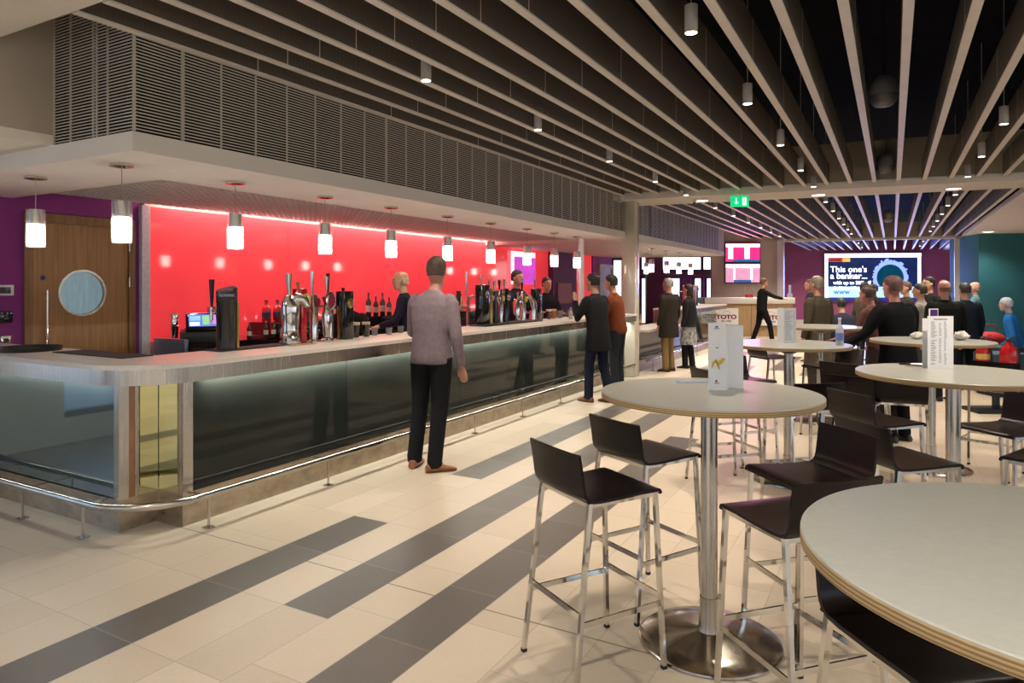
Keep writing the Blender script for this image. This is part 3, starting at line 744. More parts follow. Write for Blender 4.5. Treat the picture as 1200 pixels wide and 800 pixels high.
def stool(loc, rz, label):
    t = thing('bar_stool', label, 'bar stool', loc, rz, 'dark veneer bar stools')
    W = .185
    # seat shell: profile along y, from the curled front edge to the crease
    def shell(prof, th, name, bulge=0):
        m = MB(); n = len(prof); nrm = []
        for i in range(n):
            a = Vector(prof[max(i-1, 0)]); b = Vector(prof[min(i+1, n-1)]); dd = (b-a).normalized(); nrm.append(Vector((-dd.y, dd.x)))
        secs = 6; grid_t, grid_b = [], []
        for i in range(n):
            rt, rb = [], []
            for k in range(secs+1):
                x = -W + 2*W*k/secs; bow = bulge*(1-(x/W)**2)
                y, z = prof[i]
                rt.append(m.bm.verts.new((x, y-bow, z))); rb.append(m.bm.verts.new((x, y-bow-nrm[i].x*th, z-nrm[i].y*th)))
            grid_t.append(rt); grid_b.append(rb)
        for i in range(n-1):
            for k in range(secs):
                m.bm.faces.new((grid_t[i][k], grid_t[i][k+1], grid_t[i+1][k+1], grid_t[i+1][k]))
                m.bm.faces.new((grid_b[i][k], grid_b[i+1][k], grid_b[i+1][k+1], grid_b[i][k+1]))
            for k in (0, secs):
                m.bm.faces.new((grid_t[i][k], grid_t[i+1][k], grid_b[i+1][k], grid_b[i][k]))
        for i in (0, n-1):
            for k in range(secs): m.bm.faces.new((grid_t[i][k], grid_b[i][k], grid_b[i][k+1], grid_t[i][k+1]))
        return m.build(name, 'seat', t)
    sp = [(.205, .722), (.203, .733), (.195, .742), (.18, .7465), (.12, .744), (.02, .739), (-.10, .737), (-.145, .740)]
    shell([(y, z) for y, z in sp][::-1], .012, 'seat')
    bp = [(-.145, .740), (-.163, .748), (-.174, .763), (-.180, .785), (-.186, .83), (-.194, .88), (-.203, .925)]
    shell(bp, -.012, 'backrest', .012)
    fr = MB()
    F = [(-W+.01, .175, .722), (W-.01, .175, .722), (W-.01, -.155, .722), (-W+.01, -.155, .722)]
    for a, b in ((0, 1), (1, 2), (2, 3), (3, 0)): fr.bar(F[a], F[b], .016, .016)
    fr.build('seat_frame', 'chrome', t)
    ft = [(-.195, .205), (.195, .205), (.20, -.235), (-.20, -.235)]
    for (a, f_) in zip(F, ft):
        l = MB().bar((a[0], a[1], .73), (f_[0], f_[1], .012), .018, .018, up=(0, 1, 0)).build('leg', 'chrome', t)
        MB().bar((f_[0], f_[1], .0), (f_[0], f_[1], .014), .020, .020).build('foot_cap', 'rubber', l)
    def at(i, z):
        a, f_ = F[i], ft[i]; k = (a[2]-z)/a[2]; return (a[0]+(f_[0]-a[0])*k, a[1]+(f_[1]-a[1])*k, z)
    for a, b, z in ((0, 1, .30), (1, 2, .27), (2, 3, .30), (3, 0, .27)):
        MB().bar(at(a, z), at(b, z), .008, .022).build('footrest', 'chrome', t)
    return t
def hd(deg): return math.radians(deg-90)
ST = [(Vector((-1.10, 2.70, 0)), 58, 'dark stool nearest the viewer on the bar side of the banana-menu table'),
      (Vector((-1.10, 3.36, 0)), 61, 'dark stool behind the nearest one, on the bar side of the banana-menu table'),
      (Vector((-.31, 2.69, 0)), 137, 'dark stool right of the banana-menu table, tucked behind the near table'),
      (Vector((-.33, 3.33, 0)), 223, 'dark stool right of the banana-menu table, its back to the price-list table'),
      (Vector((.02, 3.84, 0)), 42, 'dark stool facing the price-list table from the left'),
      (Vector((.60, 4.97, 0)), 225, 'dark stool beyond the price-list table, facing the viewer'),
      (Vector((.72, 4.19, 0)), 155, 'dark stool right of the price-list table, cut by the picture edge'),
      (Vector((.09, 1.92, 0)), -52, 'dark stool pushed under the large near table'),
      (Vector((-1.17, 5.60, 0)), 42, 'stool behind the banana-menu table, seen mostly as chrome legs'),
      (Vector((-1.17, 6.42, 0)), -40, 'stool second behind the banana-menu table, legs only in view'),
      (P(940, 4.82), 128, 'dark stool right of the pole of the second menu table, its back to the viewer'),
      (P(1026, 4.30), 45, 'dark stool behind the stool facing the price-list table'),
      (P(1003, 5.15), 75, 'dark stool back behind two others between the tables'),
      (P(1000, 5.95), 60, 'dark stool with reddish back, farthest of those between the tables'),
      (P(1050, 5.10), 95, 'stool with light chrome legs just left of the price-list table pole'),
      (P(1157, 5.75), 250, 'dark stool right of the far paper-tray table'),
      (P(903, 8.20), 45, 'small distant stool beyond the second menu table'),
      (P(972, 7.2), 150, 'small dark stool under the far blue-lit table')]
s0 = None
for q, a, l in ST:
    if s0 is None: s0 = stool(q, hd(a), l)
    else: dup(s0, q, hd(a), l)

# menu cards
ZT = 1.109
def menu_lines(m, x0, x1, y, z0, z1, n):
    for k in range(n):
        z = z1 - (z1-z0)*k/(n-1)
        m.box(x0, x0+(x1-x0)*random.uniform(.45, .8), y-.0012, y, z, z+.0028); m.box(x1-.008, x1, y-.0012, y, z, z+.0028)
t = thing('menu_card', 'folded white menu card with a yellow banana picture', 'menu', G(846, 457, ZT), T, 'folded cards on the tables')
c1 = MB().box(-.062, .018, -.001, .001, 0, .305).build('front_leaf', 'paper', t)
b1 = MB(); prev = None
ptsb = [(-.042+.005*k, .115+.022*math.sin(k*.55)) for k in range(6)]
b1.tube([(-.046, -.004, .10), (-.040, -.004, .125), (-.028, -.004, .135), (-.018, -.004, .118), (-.012, -.004, .095)], [.002, .006, .007, .006, .002], 8)
b1.tube([(-.016, -.004, .12), (-.004, -.004, .13), (.008, -.004, .145)], [.005, .009, .006], 8).build('banana_picture', 'gold_print', c1)
MB().box(-.036, -.012, -.0022, -.001, .277, .280).box(-.030, -.018, -.0022, -.001, .283, .290).box(-.028, -.016, -.0022, -.001, .19, .194).build('blue_print', 'ink_blue', c1)
MB().box(-.034, -.012, -.0022, -.001, .03, .033).box(-.030, -.022, -.0022, -.001, .036, .046).build('red_print', 'ink_red', c1)
mb = MB(); mb.box(0, .080, -.001, .001, 0, .290); mb.xform(Matrix.Translation((.018, 0, 0)) @ Matrix.Rotation(math.radians(62), 4, 'Z')); mb.build('side_leaf', 'paper', t)
mb = MB(); mb.box(0, .062, -.001, .001, 0, .290); mb.xform(Matrix.Translation((.018+.08*math.cos(math.radians(62)), .08*math.sin(math.radians(62)), 0)) @ Matrix.Rotation(math.radians(-25), 4, 'Z')); bl = mb.build('rear_leaf', 'paper', t)
t = thing('price_list_card', 'tall white card printed with columns of prices', 'menu', G(1102, 432, ZT), T+.03, 'folded cards on the tables')
c1 = MB().box(-.075, .075, -.001, .001, 0, .30).build('front_leaf', 'paper', t)
ln = MB()
for cx0, cx1 in ((-.055, -.020), (-.008, .006), (.022, .038)):
    for k in range(26):
        z = .265-.0095*k
        if random.random() < .85: ln.box(cx0, cx0+(cx1-cx0)*random.uniform(.5, 1), -.002, -.001, z, z+.0035)
ln.build('price_columns', 'ink_grey', c1)
MB().box(-.04, .04, -.002, -.001, .28, .284).build('heading', 'ink', c1)
mb = MB(); mb.box(-.075, .075, .045, .047, 0, .285); mb.build('rear_leaf', 'paper', t)
t = thing('table_talker', 'purple and white card standing behind the price-list card', 'menu', G(1094, 427, ZT), T, 'folded cards on the tables')
MB().box(-.028, .028, 0, .002, 0, .335).build('white_leaf', 'paper', t); MB().box(-.020, .024, -.0015, 0, .27, .33).build('purple_print', cmat((.07, .01, .12), .5), t)
t = thing('menu_card', 'folded white menu card on the table behind the banana-menu table', 'menu', G(925, 402, ZT), T, 'folded cards on the tables')
c1 = MB().box(-.045, .055, -.001, .001, 0, .29).build('front_leaf', 'paper', t); ln = MB(); menu_lines(ln, -.035, .045, -.001, .03, .26, 18); ln.build('text_lines', 'ink_grey', c1)
mb = MB(); mb.box(-.06, 0, -.001, .001, 0, .29); mb.xform(Matrix.Translation((-.045, 0, 0)) @ Matrix.Rotation(math.radians(-55), 4, 'Z')); mb.build('side_leaf', 'paper', t)
# leaflet on the first table
t = tag(MB().box(-.10, .10, -.035, .035, 0, .0015, rot=None).build('leaflet', mat('printed_blue_leaflet', (.20, .26, .36), .25, noise=.5, nscale=30)), 'blue printed leaflet lying beside the banana menu', 'leaflet')
t.location = G(817, 448, ZT); t.rotation_euler = (0, 0, T-.15)
# crumpled wrappers & tray on the far table
def wrapper(loc, label, r=.05):
    m = MB(); m.ball((0, 0, r*.6), (r, r*.8, r*.6), 16)
    for v in m.bm.verts: v.co *= random.uniform(.8, 1.2); v.co.z = max(v.co.z, 0)
    o = tag(m.build('crumpled_wrapper', cmat((.72, .68, .62), .4)), label, 'wrapper', 'crumpled wrappers on the far table'); o.location = loc
wrapper(P(1074, 6.05, ZT), 'crumpled pale wrapper left of the tall price card', .05); wrapper(P(1126, 5.95, ZT), 'crumpled pale wrapper right of the tall price card', .06)
t = thing('ashtray', 'small dark phone on the price-list table', 'phone', G(1066, 427, ZT), .2); t.name = 'mobile_phone'
MB().box(-.06, .0, -.03, .03, 0, .009, bev=.003).build('phone_body', 'blk_gloss', t)
t = thing('plate', 'white saucer beside the phone on the price-list table', 'saucer', G(1079, 428, ZT), 0)
MB().lathe([(.03, 0), (.055, .006), (.057, .008), (.03, .003), (.001, .003)], seg=28, cap=False).build('dish', 'white_gloss', t)
def bottle(loc, label, h=.27, r=.036, col=(.05, .02, .01), lab=(.1, .1, .1), capc=(.02, .02, .02), name='bottle', grp=None, trans=0.0, kind='bottle'):
    t = thing(name, label, kind, loc, 0, grp)
    MB().lathe([(r*.9, 0), (r, .008), (r, h*.58), (r*.75, h*.68), (r*.36, h*.76), (r*.34, h*.93)], seg=18).build('glass_body', cmat(col, .08, coat=.5), t)
    MB().lathe([(r*.4, h*.93), (r*.4, h)], seg=14).build('cap', cmat(capc, .4), t)
    MB().lathe([(r*1.015, h*.18), (r*1.015, h*.45)], seg=18, cap=False).build('paper_label', cmat(lab, .5), t)
    return t
bottle(P(998, 5.25, ZT+0), 'clear water bottle with a blue label on the second menu table', .22, .03, (.45, .47, .5), (.12, .2, .5), (.8, .8, .8))
tt = bpy.data.objects['bottle']; tt.location = P(984, 5.42, ZT)
# ================================================================== THINGS ON THE BAR
ZC = 1.10
def frm(loc, label, name='beer_font', cat='beer font', rz=0): return thing(name, label, cat, loc, rz, None)
# round tray and bar runners
t = thing('serving_tray', 'round black serving tray on the end of the bar', 'tray', Vector((-5.62, 2.69, ZC)))
MB().lathe([(.001, .004), (.19, .004), (.205, .028), (.212, .030), (.208, .0), (.001, .0)][::-1], seg=48, cap=False).build('tray_body', 'blk', t)
t = tag(MB().box(-.42, .42, -.11, .11, 0, .006).build('bar_runner', mat('dark_rubber_mat', (.02, .022, .02), .7, noise=.4, nscale=60)), 'dark rubber bar mat near the rounded corner', 'bar mat'); t.location = (-4.86, 2.79, ZC)
t = tag(MB().box(-.10, .10, -.45, .45, 0, .008).build('bar_runner', mat('patterned_bar_towel', (.035, .03, .03), .8, noise=.6, nscale=18)), 'dark towelling mat lying between the first two beer fonts', 'bar mat'); t.location = (-4.36, 4.0-.25, ZC)
t = tag(MB().box(-.09, .09, -.13, .13, 0, .006).build('bar_towel', mat('tan_bar_towel', (.42, .27, .15), .8, noise=.25, nscale=30)), 'tan folded towel under the chrome swan-neck font', 'towel'); t.location = (-4.27, 4.03, ZC)
def handle(m_parent, base, hgt, m, w=.016, lean=(0, 0)):
    MB().tube([base, (base[0]+lean[0]*.4, base[1]+lean[1]*.4, base[2]+hgt*.35), (base[0]+lean[0], base[1]+lean[1], base[2]+hgt)], [w*.45, w*.8, w*1.25], 12).build('tap_handle', m, m_parent)
def faucet(par, c, m='chrome', dirx=-1):
    MB().tube([(c[0], c[1], c[2]), (c[0]+dirx*.09, c[1], c[2]+.005), (c[0]+dirx*.12, c[1], c[2]-.03), (c[0]+dirx*.12, c[1], c[2]-.10)], [.012, .012, .011, .009], 12).build('faucet', m, par)
# 1 black stout font
t = frm((-4.36, 3.43, ZC), 'tall black cylindrical stout font with a slanted top, nearest the corner')
m = MB(); seg = 32; rs = []
for z, r, sl in ((0, .10, 0), (.015, .10, 0), (.018, .086, 0), (.36, .086, 0), (.363, .088, 0), (.462, .088, .02)):
    rs.append([Vector((r*math.cos(2*PI*k/seg), r*math.sin(2*PI*k/seg), z + sl*math.sin(2*PI*k/seg))) for k in range(seg)])
m.loft(rs).build('column', 'blk_gloss', t)
MB().box(.06, .088, .035, .060, .02, .36).build('gold_strip', 'brass', t)
text('GUINNESS', .026, t, 'white_gloss', (.0895*.786, -.0895*.618, .402), (PI/2, 0, math.radians(51.8)), 'lettering', .0008, align='CENTER')
faucet(t, (-.09, .0, .30)); handle(t, (-.20, .0, .31), .22, 'blk', .02); MB().tube([(-.20, 0, .22), (-.20, 0, .32)], .014, 12).build('tap_body', 'chrome', t); t.scale = (.86, .86, 1)
# small chrome tap
t = frm((-4.62, 4.30, .96), 'small chrome tap between the stout font and the swan-neck font')
MB().lathe([(.03, 0), (.03, .01), (.014, .02), (.014, .30), (.02, .31), (.001, .33)], seg=16).build('column', 'chrome', t); faucet(t, (-.01, 0, .26)); handle(t, (0, 0, .32), .14, 'brass', .014)
# 3 swan-neck chrome font with badge
def badge(par, c, r, m, name='badge'):
    mm = MB(); rs = []
    for x, q in ((0, r*.9), (0, r), (.014, r), (.018, r*.8)): rs.append([Vector((c[0]+x, c[1]+q*.8*math.cos(2*PI*k/20), c[2]+q*math.sin(2*PI*k/20))) for k in range(20)])
    mm.loft(rs).build(name, m, par)
def swan(loc, label, badge_m='gold_print', hm='chrome'):
    t = frm(loc, label)
    MB().lathe([(.075, 0), (.075, .02), (.068, .025), (.068, .04), (.073, .045), (.060, .06), (.055, .10), (.062, .18), (.066, .23), (.060, .27), (.035, .31), (.001, .315)], seg=28).build('column', 'chrome', t)
    MB().tube([(0, 0, .24), (.05, .03, .29), (.09, .05, .28), (.11, .06, .24)], [.045, .04, .035, .02], 14).build('neck', 'chrome', t)
    badge(t, (.085, .065, .275), .045, badge_m); handle(t, (0, -.01, .30), .15, hm, .020, (0, -.005)); t.scale = (1.15, 1.15, 1.30)
    return t
swan((-4.33, 4.02, ZC), 'curved chrome font with a round yellow badge and chrome handle')
# slim red font
def cyl_font(loc, label, r, h, m, hm='chrome', hh=.10, bm='gold_print', bz=None, name='beer_font', sq=False):
    t = frm(loc, label, name); h *= 1.24; hh *= 1.3
    if sq: MB().box(-.055, .055, -r, r, 0, h, bev=.012).build('column', m, t)
    else: MB().lathe([(r*1.25, 0), (r*1.25, .012), (r, .018), (r, h-.01), (r*.8, h)], seg=24).build('column', m, t)
    if bm: badge(t, ((.055 if sq else r), 0, (bz or h-.07) if not bz else bz*1.2), min(.045, r*1.1), bm)
    handle(t, (-.02, 0, h-.01), hh, hm, .015); faucet(t, (-r*.8, 0, h*.7))
    return t
cyl_font((-4.38, 4.17, ZC), 'slim dark red flat font right of the curved chrome one', .035, .37, 'red_plastic', 'brass', .05, None, sq=True)
cyl_font((-4.36, 4.31, ZC), 'chrome cylinder font with a tall chrome handle', .036, .33, 'chrome', 'chrome', .16, 'ink_red')
t = frm((-4.28, 4.36+.02, ZC), 'slender chrome font carrying a large ornate red and silver badge')
MB().lathe([(.05, 0), (.05, .01), (.022, .03), (.030, .10), (.036, .17), (.024, .22), (.02, .26), (.035, .30), (.001, .31)], seg=24).build('column', 'chrome', t)
badge(t, (.03, .0, .275), .062, 'chrome'); badge(t, (.036, .0, .275), .045, 'ink_red', 'badge_centre'); handle(t, (0, 0, .34), .10, 'chrome', .014); t.scale = (1.2, 1.2, 1.28)
cyl_font((-4.38, 4.52, ZC), 'chrome cylinder font with a slim black handle', .034, .34, 'chrome', 'blk', .14, None)
cyl_font((-4.33, 4.66, ZC), 'black flat-sided font with a gold shield badge', .062, .35, 'blk_gloss', 'blk', .03, 'brass', .27, sq=True)
MB().box(.03, .06, .064, .075, 0, .30).build('brass_edge', 'brass', bpy.data.objects['beer_font.006'] if 'beer_font.006' in bpy.data.objects else t)
# stout glasses
def pint(loc, label, body=(.012, .006, .004), head=(.62, .50, .34), grp='filled beer glasses', fill=.115):
    t = thing('pint_glass', label, 'glass', loc, 0, grp)
    MB().lathe([(.028, 0), (.030, .004), (.037, fill)], seg=20).build('beer', cmat(body, .06, coat=.8), t)
    MB().lathe([(.037, fill), (.040, fill+.025), (.001, fill+.027)], seg=20).build('foam', cmat(head, .7), t)
    return t
pint((-4.38, 4.86, ZC), 'pint of dark stout with a cream head, left of two by the black font'); pint((-4.36, 4.98, ZC), 'pint of dark stout with a cream head, right of two by the black font')
def tumbler(loc, label, h=.12, r=.035, grp=None):
    t = thing('drinking_glass', label, 'glass', loc, 0, grp)
    rs = []
    for rr_, z in ((r*.8, 0), (r, h), (r-.003, h), (r*.8-.003, .008)): rs.append([Vector((rr_*math.cos(2*PI*k/16), rr_*math.sin(2*PI*k/16), z)) for k in range(16)])
    MB().loft(rs).build('glass_wall', mat('pale_drinking_glass', (.8, .8, .8), .05, trans=.85, ior=1.3, noise=.02) if 'tg' not in M else M['tg'], t)
    return t
M['tg'] = mat('pale_drinking_glass', (.85, .85, .85), .05, trans=.8, ior=1.25, noise=.02)
for k, (x, y) in enumerate(((-4.40, 5.15), (-4.33, 5.28), (-4.40, 5.55), (-4.34, 5.75))):
    tumbler((x, y, ZC), 'small empty glass left of the grey-shirted man, %s from the pints' % ORD[k], .07, .033, 'empty glasses by the grey shirt')
# second font cluster
xx0 = -4.34
items2 = [(7.05, 'blk_gloss', .085, .40, True, 'black wide flat font at the left end of the second font cluster'),
          (7.24, 'brass', .030, .36, False, 'brass toned cylinder font in the second cluster, beside the black one'),
          (7.36, 'blk_gloss', .040, .34, False, 'dark cylinder font in the second cluster, third along'),
          (7.49, 'chrome', .032, .35, False, 'chrome cylinder font in the second cluster, fourth along'),
          (7.62, 'blk_gloss', .038, .36, False, 'dark cylinder font in the second cluster, fifth along'),
          (8.10, 'chrome', .036, .33, False, 'chrome cylinder font at the centre of the farther half of the cluster'),
          (8.48, 'blk_gloss', .075, .36, True, 'black wide flat font closing the second cluster')]
for y, mm_, r, h, sq, l in items2: cyl_font((xx0, y, ZC), l, r, h, mm_, 'chrome' if mm_ != 'chrome' else 'blk', .10, 'chrome' if mm_ != 'chrome' else 'gold_print', h-.08, sq=sq)
t = thing('beer_font', 'wide domed chrome font in the farther half of the second cluster', 'beer font', (-4.33, 8.0, ZC), 0)
MB().tube([(0, -.09, 0), (0, -.10, .16), (0, -.075, .27), (0, 0, .32)], [.045, .05, .05, .035], 16).build('arm', 'chrome', t)
handle(t, (0, -.08, .28), .12, 'chrome'); badge(t, (.045, -.08, .25), .04, 'chrome')
t = thing('beer_font', 'wide bulging chrome font right of the domed one', 'beer font', (-4.33, 8.30, ZC), 0)
MB().tube([(0, .05, 0), (0, .075, .14), (0, .05, .27), (0, -.03, .33)], [.05, .055, .05, .03], 16).build('arm', 'chrome', t); handle(t, (0, .03, .29), .11, 'blk')
t = thing('tap_handle_pair', 'black and chrome tall tap handles left of the second font cluster', 'beer tap', (-4.62, 6.95, .96), 0)
MB().lathe([(.03, 0), (.03, .01), (.015, .02), (.015, .33), (.001, .34)], seg=14).build('column', 'chrome', t); handle(t, (0, 0, .32), .24, 'blk', .024)
cyl_font((-4.60, 7.12, ZC-.14), 'chrome tall-handled tap beside the black handle', .016, .40, 'chrome', 'chrome', .24, None)
tag(MB().box(-.12, .12, -.75, .75, 0, .02, bev=.006).build('drip_tray', 'blk'), 'long black drip tray under the second font cluster', 'drip tray').location = (-4.30, 7.62, ZC-.001)
# glasses past the second cluster
for k in range(9):
    y = 8.75 + .17*k
    if k in (1, 2):
        pint((-4.36, y, ZC), ['', 'pint of dark ale just past the second font cluster', 'pint of amber ale with a pale head past the second font cluster'][k], [(0, 0, 0), (.08, .02, .01), (.42, .16, .03)][k], (.70, .58, .42), 'filled beer glasses')
    else: tumbler((-4.40+.05*(k % 2), y, ZC), 'upturned glass past the second font cluster, %s from the fonts' % ORD[k], .11, .035, 'glasses past the second font cluster')
bottle((-4.05, 9.0, ZC), 'slim clear bottle on the bar front past the second font cluster', .17, .026, (.55, .55, .45), (.5, .5, .4), (.6, .6, .6))
t = thing('paper_stack', 'stack of pale papers on the work shelf by the second font cluster', 'papers', (-4.62, 6.6, .96)); MB().box(-.13, .13, -.2, .2, 0, .05).build('sheets', 'paper', t)
# bar two items
for k, (y, mm_, l) in enumerate(((16.0, 'chrome', 'chrome font on the second bar beyond the man in the dark coat'), (16.45, 'blk_gloss', 'dark font on the second bar beside the chrome one'), (16.9, 'chrome', 'farthest chrome font on the second bar'))):
    cyl_font((-4.25, y, ZC), l, .07, .40, mm_, 'blk', .14, 'chrome', .34)
for k in range(4): bottle((-4.5, 12.4+.35*k, .78), 'dark bottle on the low counter beyond the column, %s from it' % ORD[k], .26, .036, [(.12, .02, .01), (.3, .08, .02), (.02, .05, .02), (.3, .2, .1)][k], (.6, .4, .2), grp='bottles on the low counter')
# back counter items
t = thing('till', 'black touchscreen till with a lit colour display on the back counter', 'till', (-6.80, 5.02, .951), math.radians(-32))
MB().box(-.14, .14, -.22, .22, 0, .12, bev=.01).build('cash_drawer', 'blk', t)
MB().prism([(-.13, -.17), (.11, -.17), (.11, .17), (-.13, .17)], .12, .16).build('stand', 'blk', t)
R_ = Matrix.Rotation(math.radians(-62), 3, 'Y')
MB().box(-.03, .03, -.17, .17, -.12, .12, rot=Matrix.Rotation(math.radians(-42), 3, 'Y'), bev=.008).xform(Matrix.Translation((.04, 0, .22))).build('monitor', 'blk_gloss', t)
scr = MB()
scr.box(.031, .033, -.14, .14, -.08, .09, rot=None)
scr.xform(Matrix.Translation((.04, 0, .22)) @ Matrix.Rotation(math.radians(-42), 4, 'Y'))
so = scr.build('screen', mat('lit_till_screen', (.02, .05, .2), .2, emit=(.12, .22, .75), es=1.2, noise=.3, nscale=14), t)
for (a, b, c_, d_, cc) in ((-.13, -.02, .0, .07, (.2, .5, .9)), (.0, .07, -.06, .07, (.25, .6, .25)), (.08, .14, -.05, .08, (.5, .25, .7)), (-.13, -.03, -.07, -.02, (.8, .85, .9))):
    q = MB().box(.033, .0345, a, b, c_, d_); q.xform(Matrix.Translation((.04, 0, .22)) @ Matrix.Rotation(math.radians(-42), 4, 'Y')); q.build('screen_tile', cmat(cc, .3, emit=cc, es=.9), t)
t = thing('cocktail_shaker', 'steel cocktail shaker on the back counter near the door', 'shaker', (-7.0, 4.82, 1.0)); MB().lathe([(.035, 0), (.045, .13), (.038, .14), (.046, .27), (.04, .28)], seg=20).build('body', 'chrome', t)
for k in range(3): tumbler((-7.0+.05*(k % 2), 4.93+.11*k, .95), 'small stemless glass on the back counter, %s from the shaker' % ORD[k], .14, .03, 'glasses by the shaker')
sh = thing('glass_rack', 'row shelf holding tall clear glasses above the till', 'rack', (-7.05, 5.45, 1.17)); MB().box(-.09, .09, -.2, .2, -.012, 0).box(-.09, -.08, -.2, .2, -.22, 0).build('shelf_plate', 'clear', sh)
for k in range(5): tumbler((-7.03, 5.29+.08*k, 1.17), 'tall clear glass standing over the till, %s from the door side' % ORD[k], .17, .03, 'tall glasses over the till')
bl_ = [(6.10, (.42, .01, .02), .28, .056, 'large red cordial bottle with a dark label, first on the raised shelf'), (6.28, (.40, .012, .02), .28, .056, 'large red cordial bottle with a dark label, second on the raised shelf'),
       (6.46, (.50, .08, .08), .27, .055, 'large pinkish bottle with a dark label on the raised shelf'), (6.64, (.40, .015, .02), .27, .052, 'large red bottle with a blue label on the raised shelf'), (6.82, (.38, .02, .03), .26, .05, 'last of the large red bottles on the raised shelf'),
       (7.15, (.01, .03, .015), .29, .038, 'dark green bottle on the raised shelf after the red ones'), (7.35, (.03, .01, .005), .30, .038, 'brown bottle on the raised shelf behind the chrome fonts'),
       (8.05, (.012, .01, .01), .36, .042, 'tall black bottle on the raised shelf near the bending barman'), (8.22, (.02, .012, .01), .30, .04, 'black bottle with white label near the bending barman'), (8.38, (.015, .01, .01), .35, .042, 'tall black bottle with red neck near the bending barman'),
       (8.54, (.05, .02, .01), .28, .04, 'short brown bottle near the white-haired barman'), (9.9, (.03, .08, .03), .27, .036, 'green bottle on the raised shelf right of the grey shirt'), (10.08, (.45, .20, .03), .30, .038, 'amber whisky bottle right of the grey shirt, first of four'),
       (10.26, (.50, .26, .05), .32, .038, 'amber whisky bottle right of the grey shirt, second of four'), (10.44, (.42, .16, .02), .29, .038, 'amber whisky bottle right of the grey shirt, third of four'), (10.62, (.50, .30, .08), .31, .038, 'amber whisky bottle right of the grey shirt, fourth of four'),
       (10.85, (.02, .02, .02), .27, .04, 'dark bottle on the raised shelf past the amber ones'), (11.2, (.3, .3, .32), .30, .036, 'clear spirit bottle on the raised shelf past the amber ones')]
for y, c, h, r, l in bl_: bottle((-7.0, y, 1.12), l, h, r, c, (.03, .035, .07) if c[0] > .37 and c[1] < .1 else (.5, .42, .3), (.02, .01, .01), grp='bottles on the raised back shelf')
for k, y in enumerate((4.9+.45, 5.6, 5.72)): bottle((-6.72, y+.25, .95), 'small dark bottle with a cream label on the back counter, %s right of the till' % ORD[k], .2, .028, (.03, .015, .01), (.6, .55, .4), (.5, .3, .1), grp='small bottles beside the till')
t = thing('coffee_machine', 'black boxy machine with dark drawers on the back counter', 'machine', (-6.74, 6.35, .95)); MB().box(-.10, .12, -.35, .35, 0, .17, bev=.01).build('housing', 'blk_gloss', t)
for k in range(3): MB().box(.12, .125, -.3+.21*k, -.12+.21*k, .04, .06).build('indicator_strip', cmat([(.3, .05, .04), (.25, .25, .1), (.1, .2, .25)][k], .4), t)
t = thing('poster_reflection', 'white framed pink and violet lit poster reflected high on the red wall', 'poster', (-7.22, 12.9, 1.62)); t['label'] = 'glowing reflection of a white framed violet poster, put on the red wall'  # reflection in the red glass, put in as glowing boxes
MB().box(0, .03, 0, 1.1, 0, .72).build('frame', mat('glowing_frame_reflection', (.9, .8, .9), .4, emit=(1, .75, .85), es=1.1, noise=.01), t); MB().box(.03, .035, .1, 1.1, 0, .6).build('picture', mat('glowing_picture_reflection', (.3, .02, .4), .4, emit=(.62, .05, .55), es=.9, noise=.5, nscale=4), t)
t = thing('framed_picture', 'pinkish framed picture against the purple pillar', 'picture', (-7.11, 15.0, 1.15)); MB().box(0, .03, 0, .8, 0, .5).build('panel', cmat((.22, .08, .08), .5), t)

# ================================================================== FAR END
BD = (B0-A0).normalized()
def on_back(u, z, off=.12):        # a spot on the plum wall in bearing u
    dr = FW + (u-600)/800*RT
    # line A0 + s*BD
    det = dr.x*(-BD.y) - dr.y*(-BD.x)
    dd = (A0.x*(-BD.y) - A0.y*(-BD.x))/det
    q = dd*dr; return Vector((q.x, q.y, z)), dd
qa, da = on_back(965, 0); qb, db = on_back(1077, 0)
L_ = (qb-qa).length
zt = H + 37.5*da/800; zb = H - 17*da/800
ang = math.atan2(BD.y, BD.x)
sc = thing('video_wall', 'large lit advertising screen on the plum wall reading This one\'s a banker', 'screen', qa + Vector((0.06, -.18, 0)), ang)
MB().box(0, L_, 0, .12, zb, zt).build('housing', 'blk', sc)
wh = mat('lit_white_border', (.9, .9, .95), .4, emit=(.86, .92, 1), es=2.2, noise=.01)
bw = .13
MB().box(0, L_, -.012, 0, zt-.17, zt).box(0, bw, -.012, 0, zb, zt).box(L_-bw, L_, -.012, 0, zb, zt).build('white_border', wh, sc)
MB().box(bw, L_-bw, -.010, 0, zb+.62, zt-.17).build('picture_area', mat('lit_navy_picture', (.01, .02, .08), .4, emit=(.002, .014, .075), es=.9, noise=.8, nscale=2), sc)
MB().box(bw, L_-bw, -.010, 0, zb+.14, zb+.60).build('web_strip', mat('lit_pale_strip', (.4, .6, .8), .4, emit=(.42, .70, 1), es=1.1, noise=.15, nscale=2), sc)
MB().box(bw, L_-bw, -.010, 0, zb, zb+.13).build('lower_band', mat('lit_deep_blue', (.01, .02, .2), .4, emit=(.01, .03, .25), es=.8, noise=.1), sc)
wt_ = mat('lit_white_lettering', (.9, .9, .9), .4, emit=(.9, .95, 1), es=2.2, noise=.01)
text("This one's", .36, sc, wt_, (.22, -.02, zt-.17-.62), (PI/2, 0, 0), ext=.003, offset=.003)
text("a banker...", .36, sc, wt_, (.22, -.02, zt-.17-.90), (PI/2, 0, 0), ext=.003, offset=.005)
text("with up to 20% off", .20, sc, wt_, (.34, -.02, zt-.17-1.14), (PI/2, 0, 0), ext=.003, offset=.005)
text("the Nat", .15, sc, wt_, (.34, -.02, zt-.17-1.32), (PI/2, 0, 0), ext=.003, offset=.003) if False else text("the National Gaming", .15, sc, wt_, (.34, -.02, zt-.17-1.33), (PI/2, 0, 0), ext=.003, offset=.003)
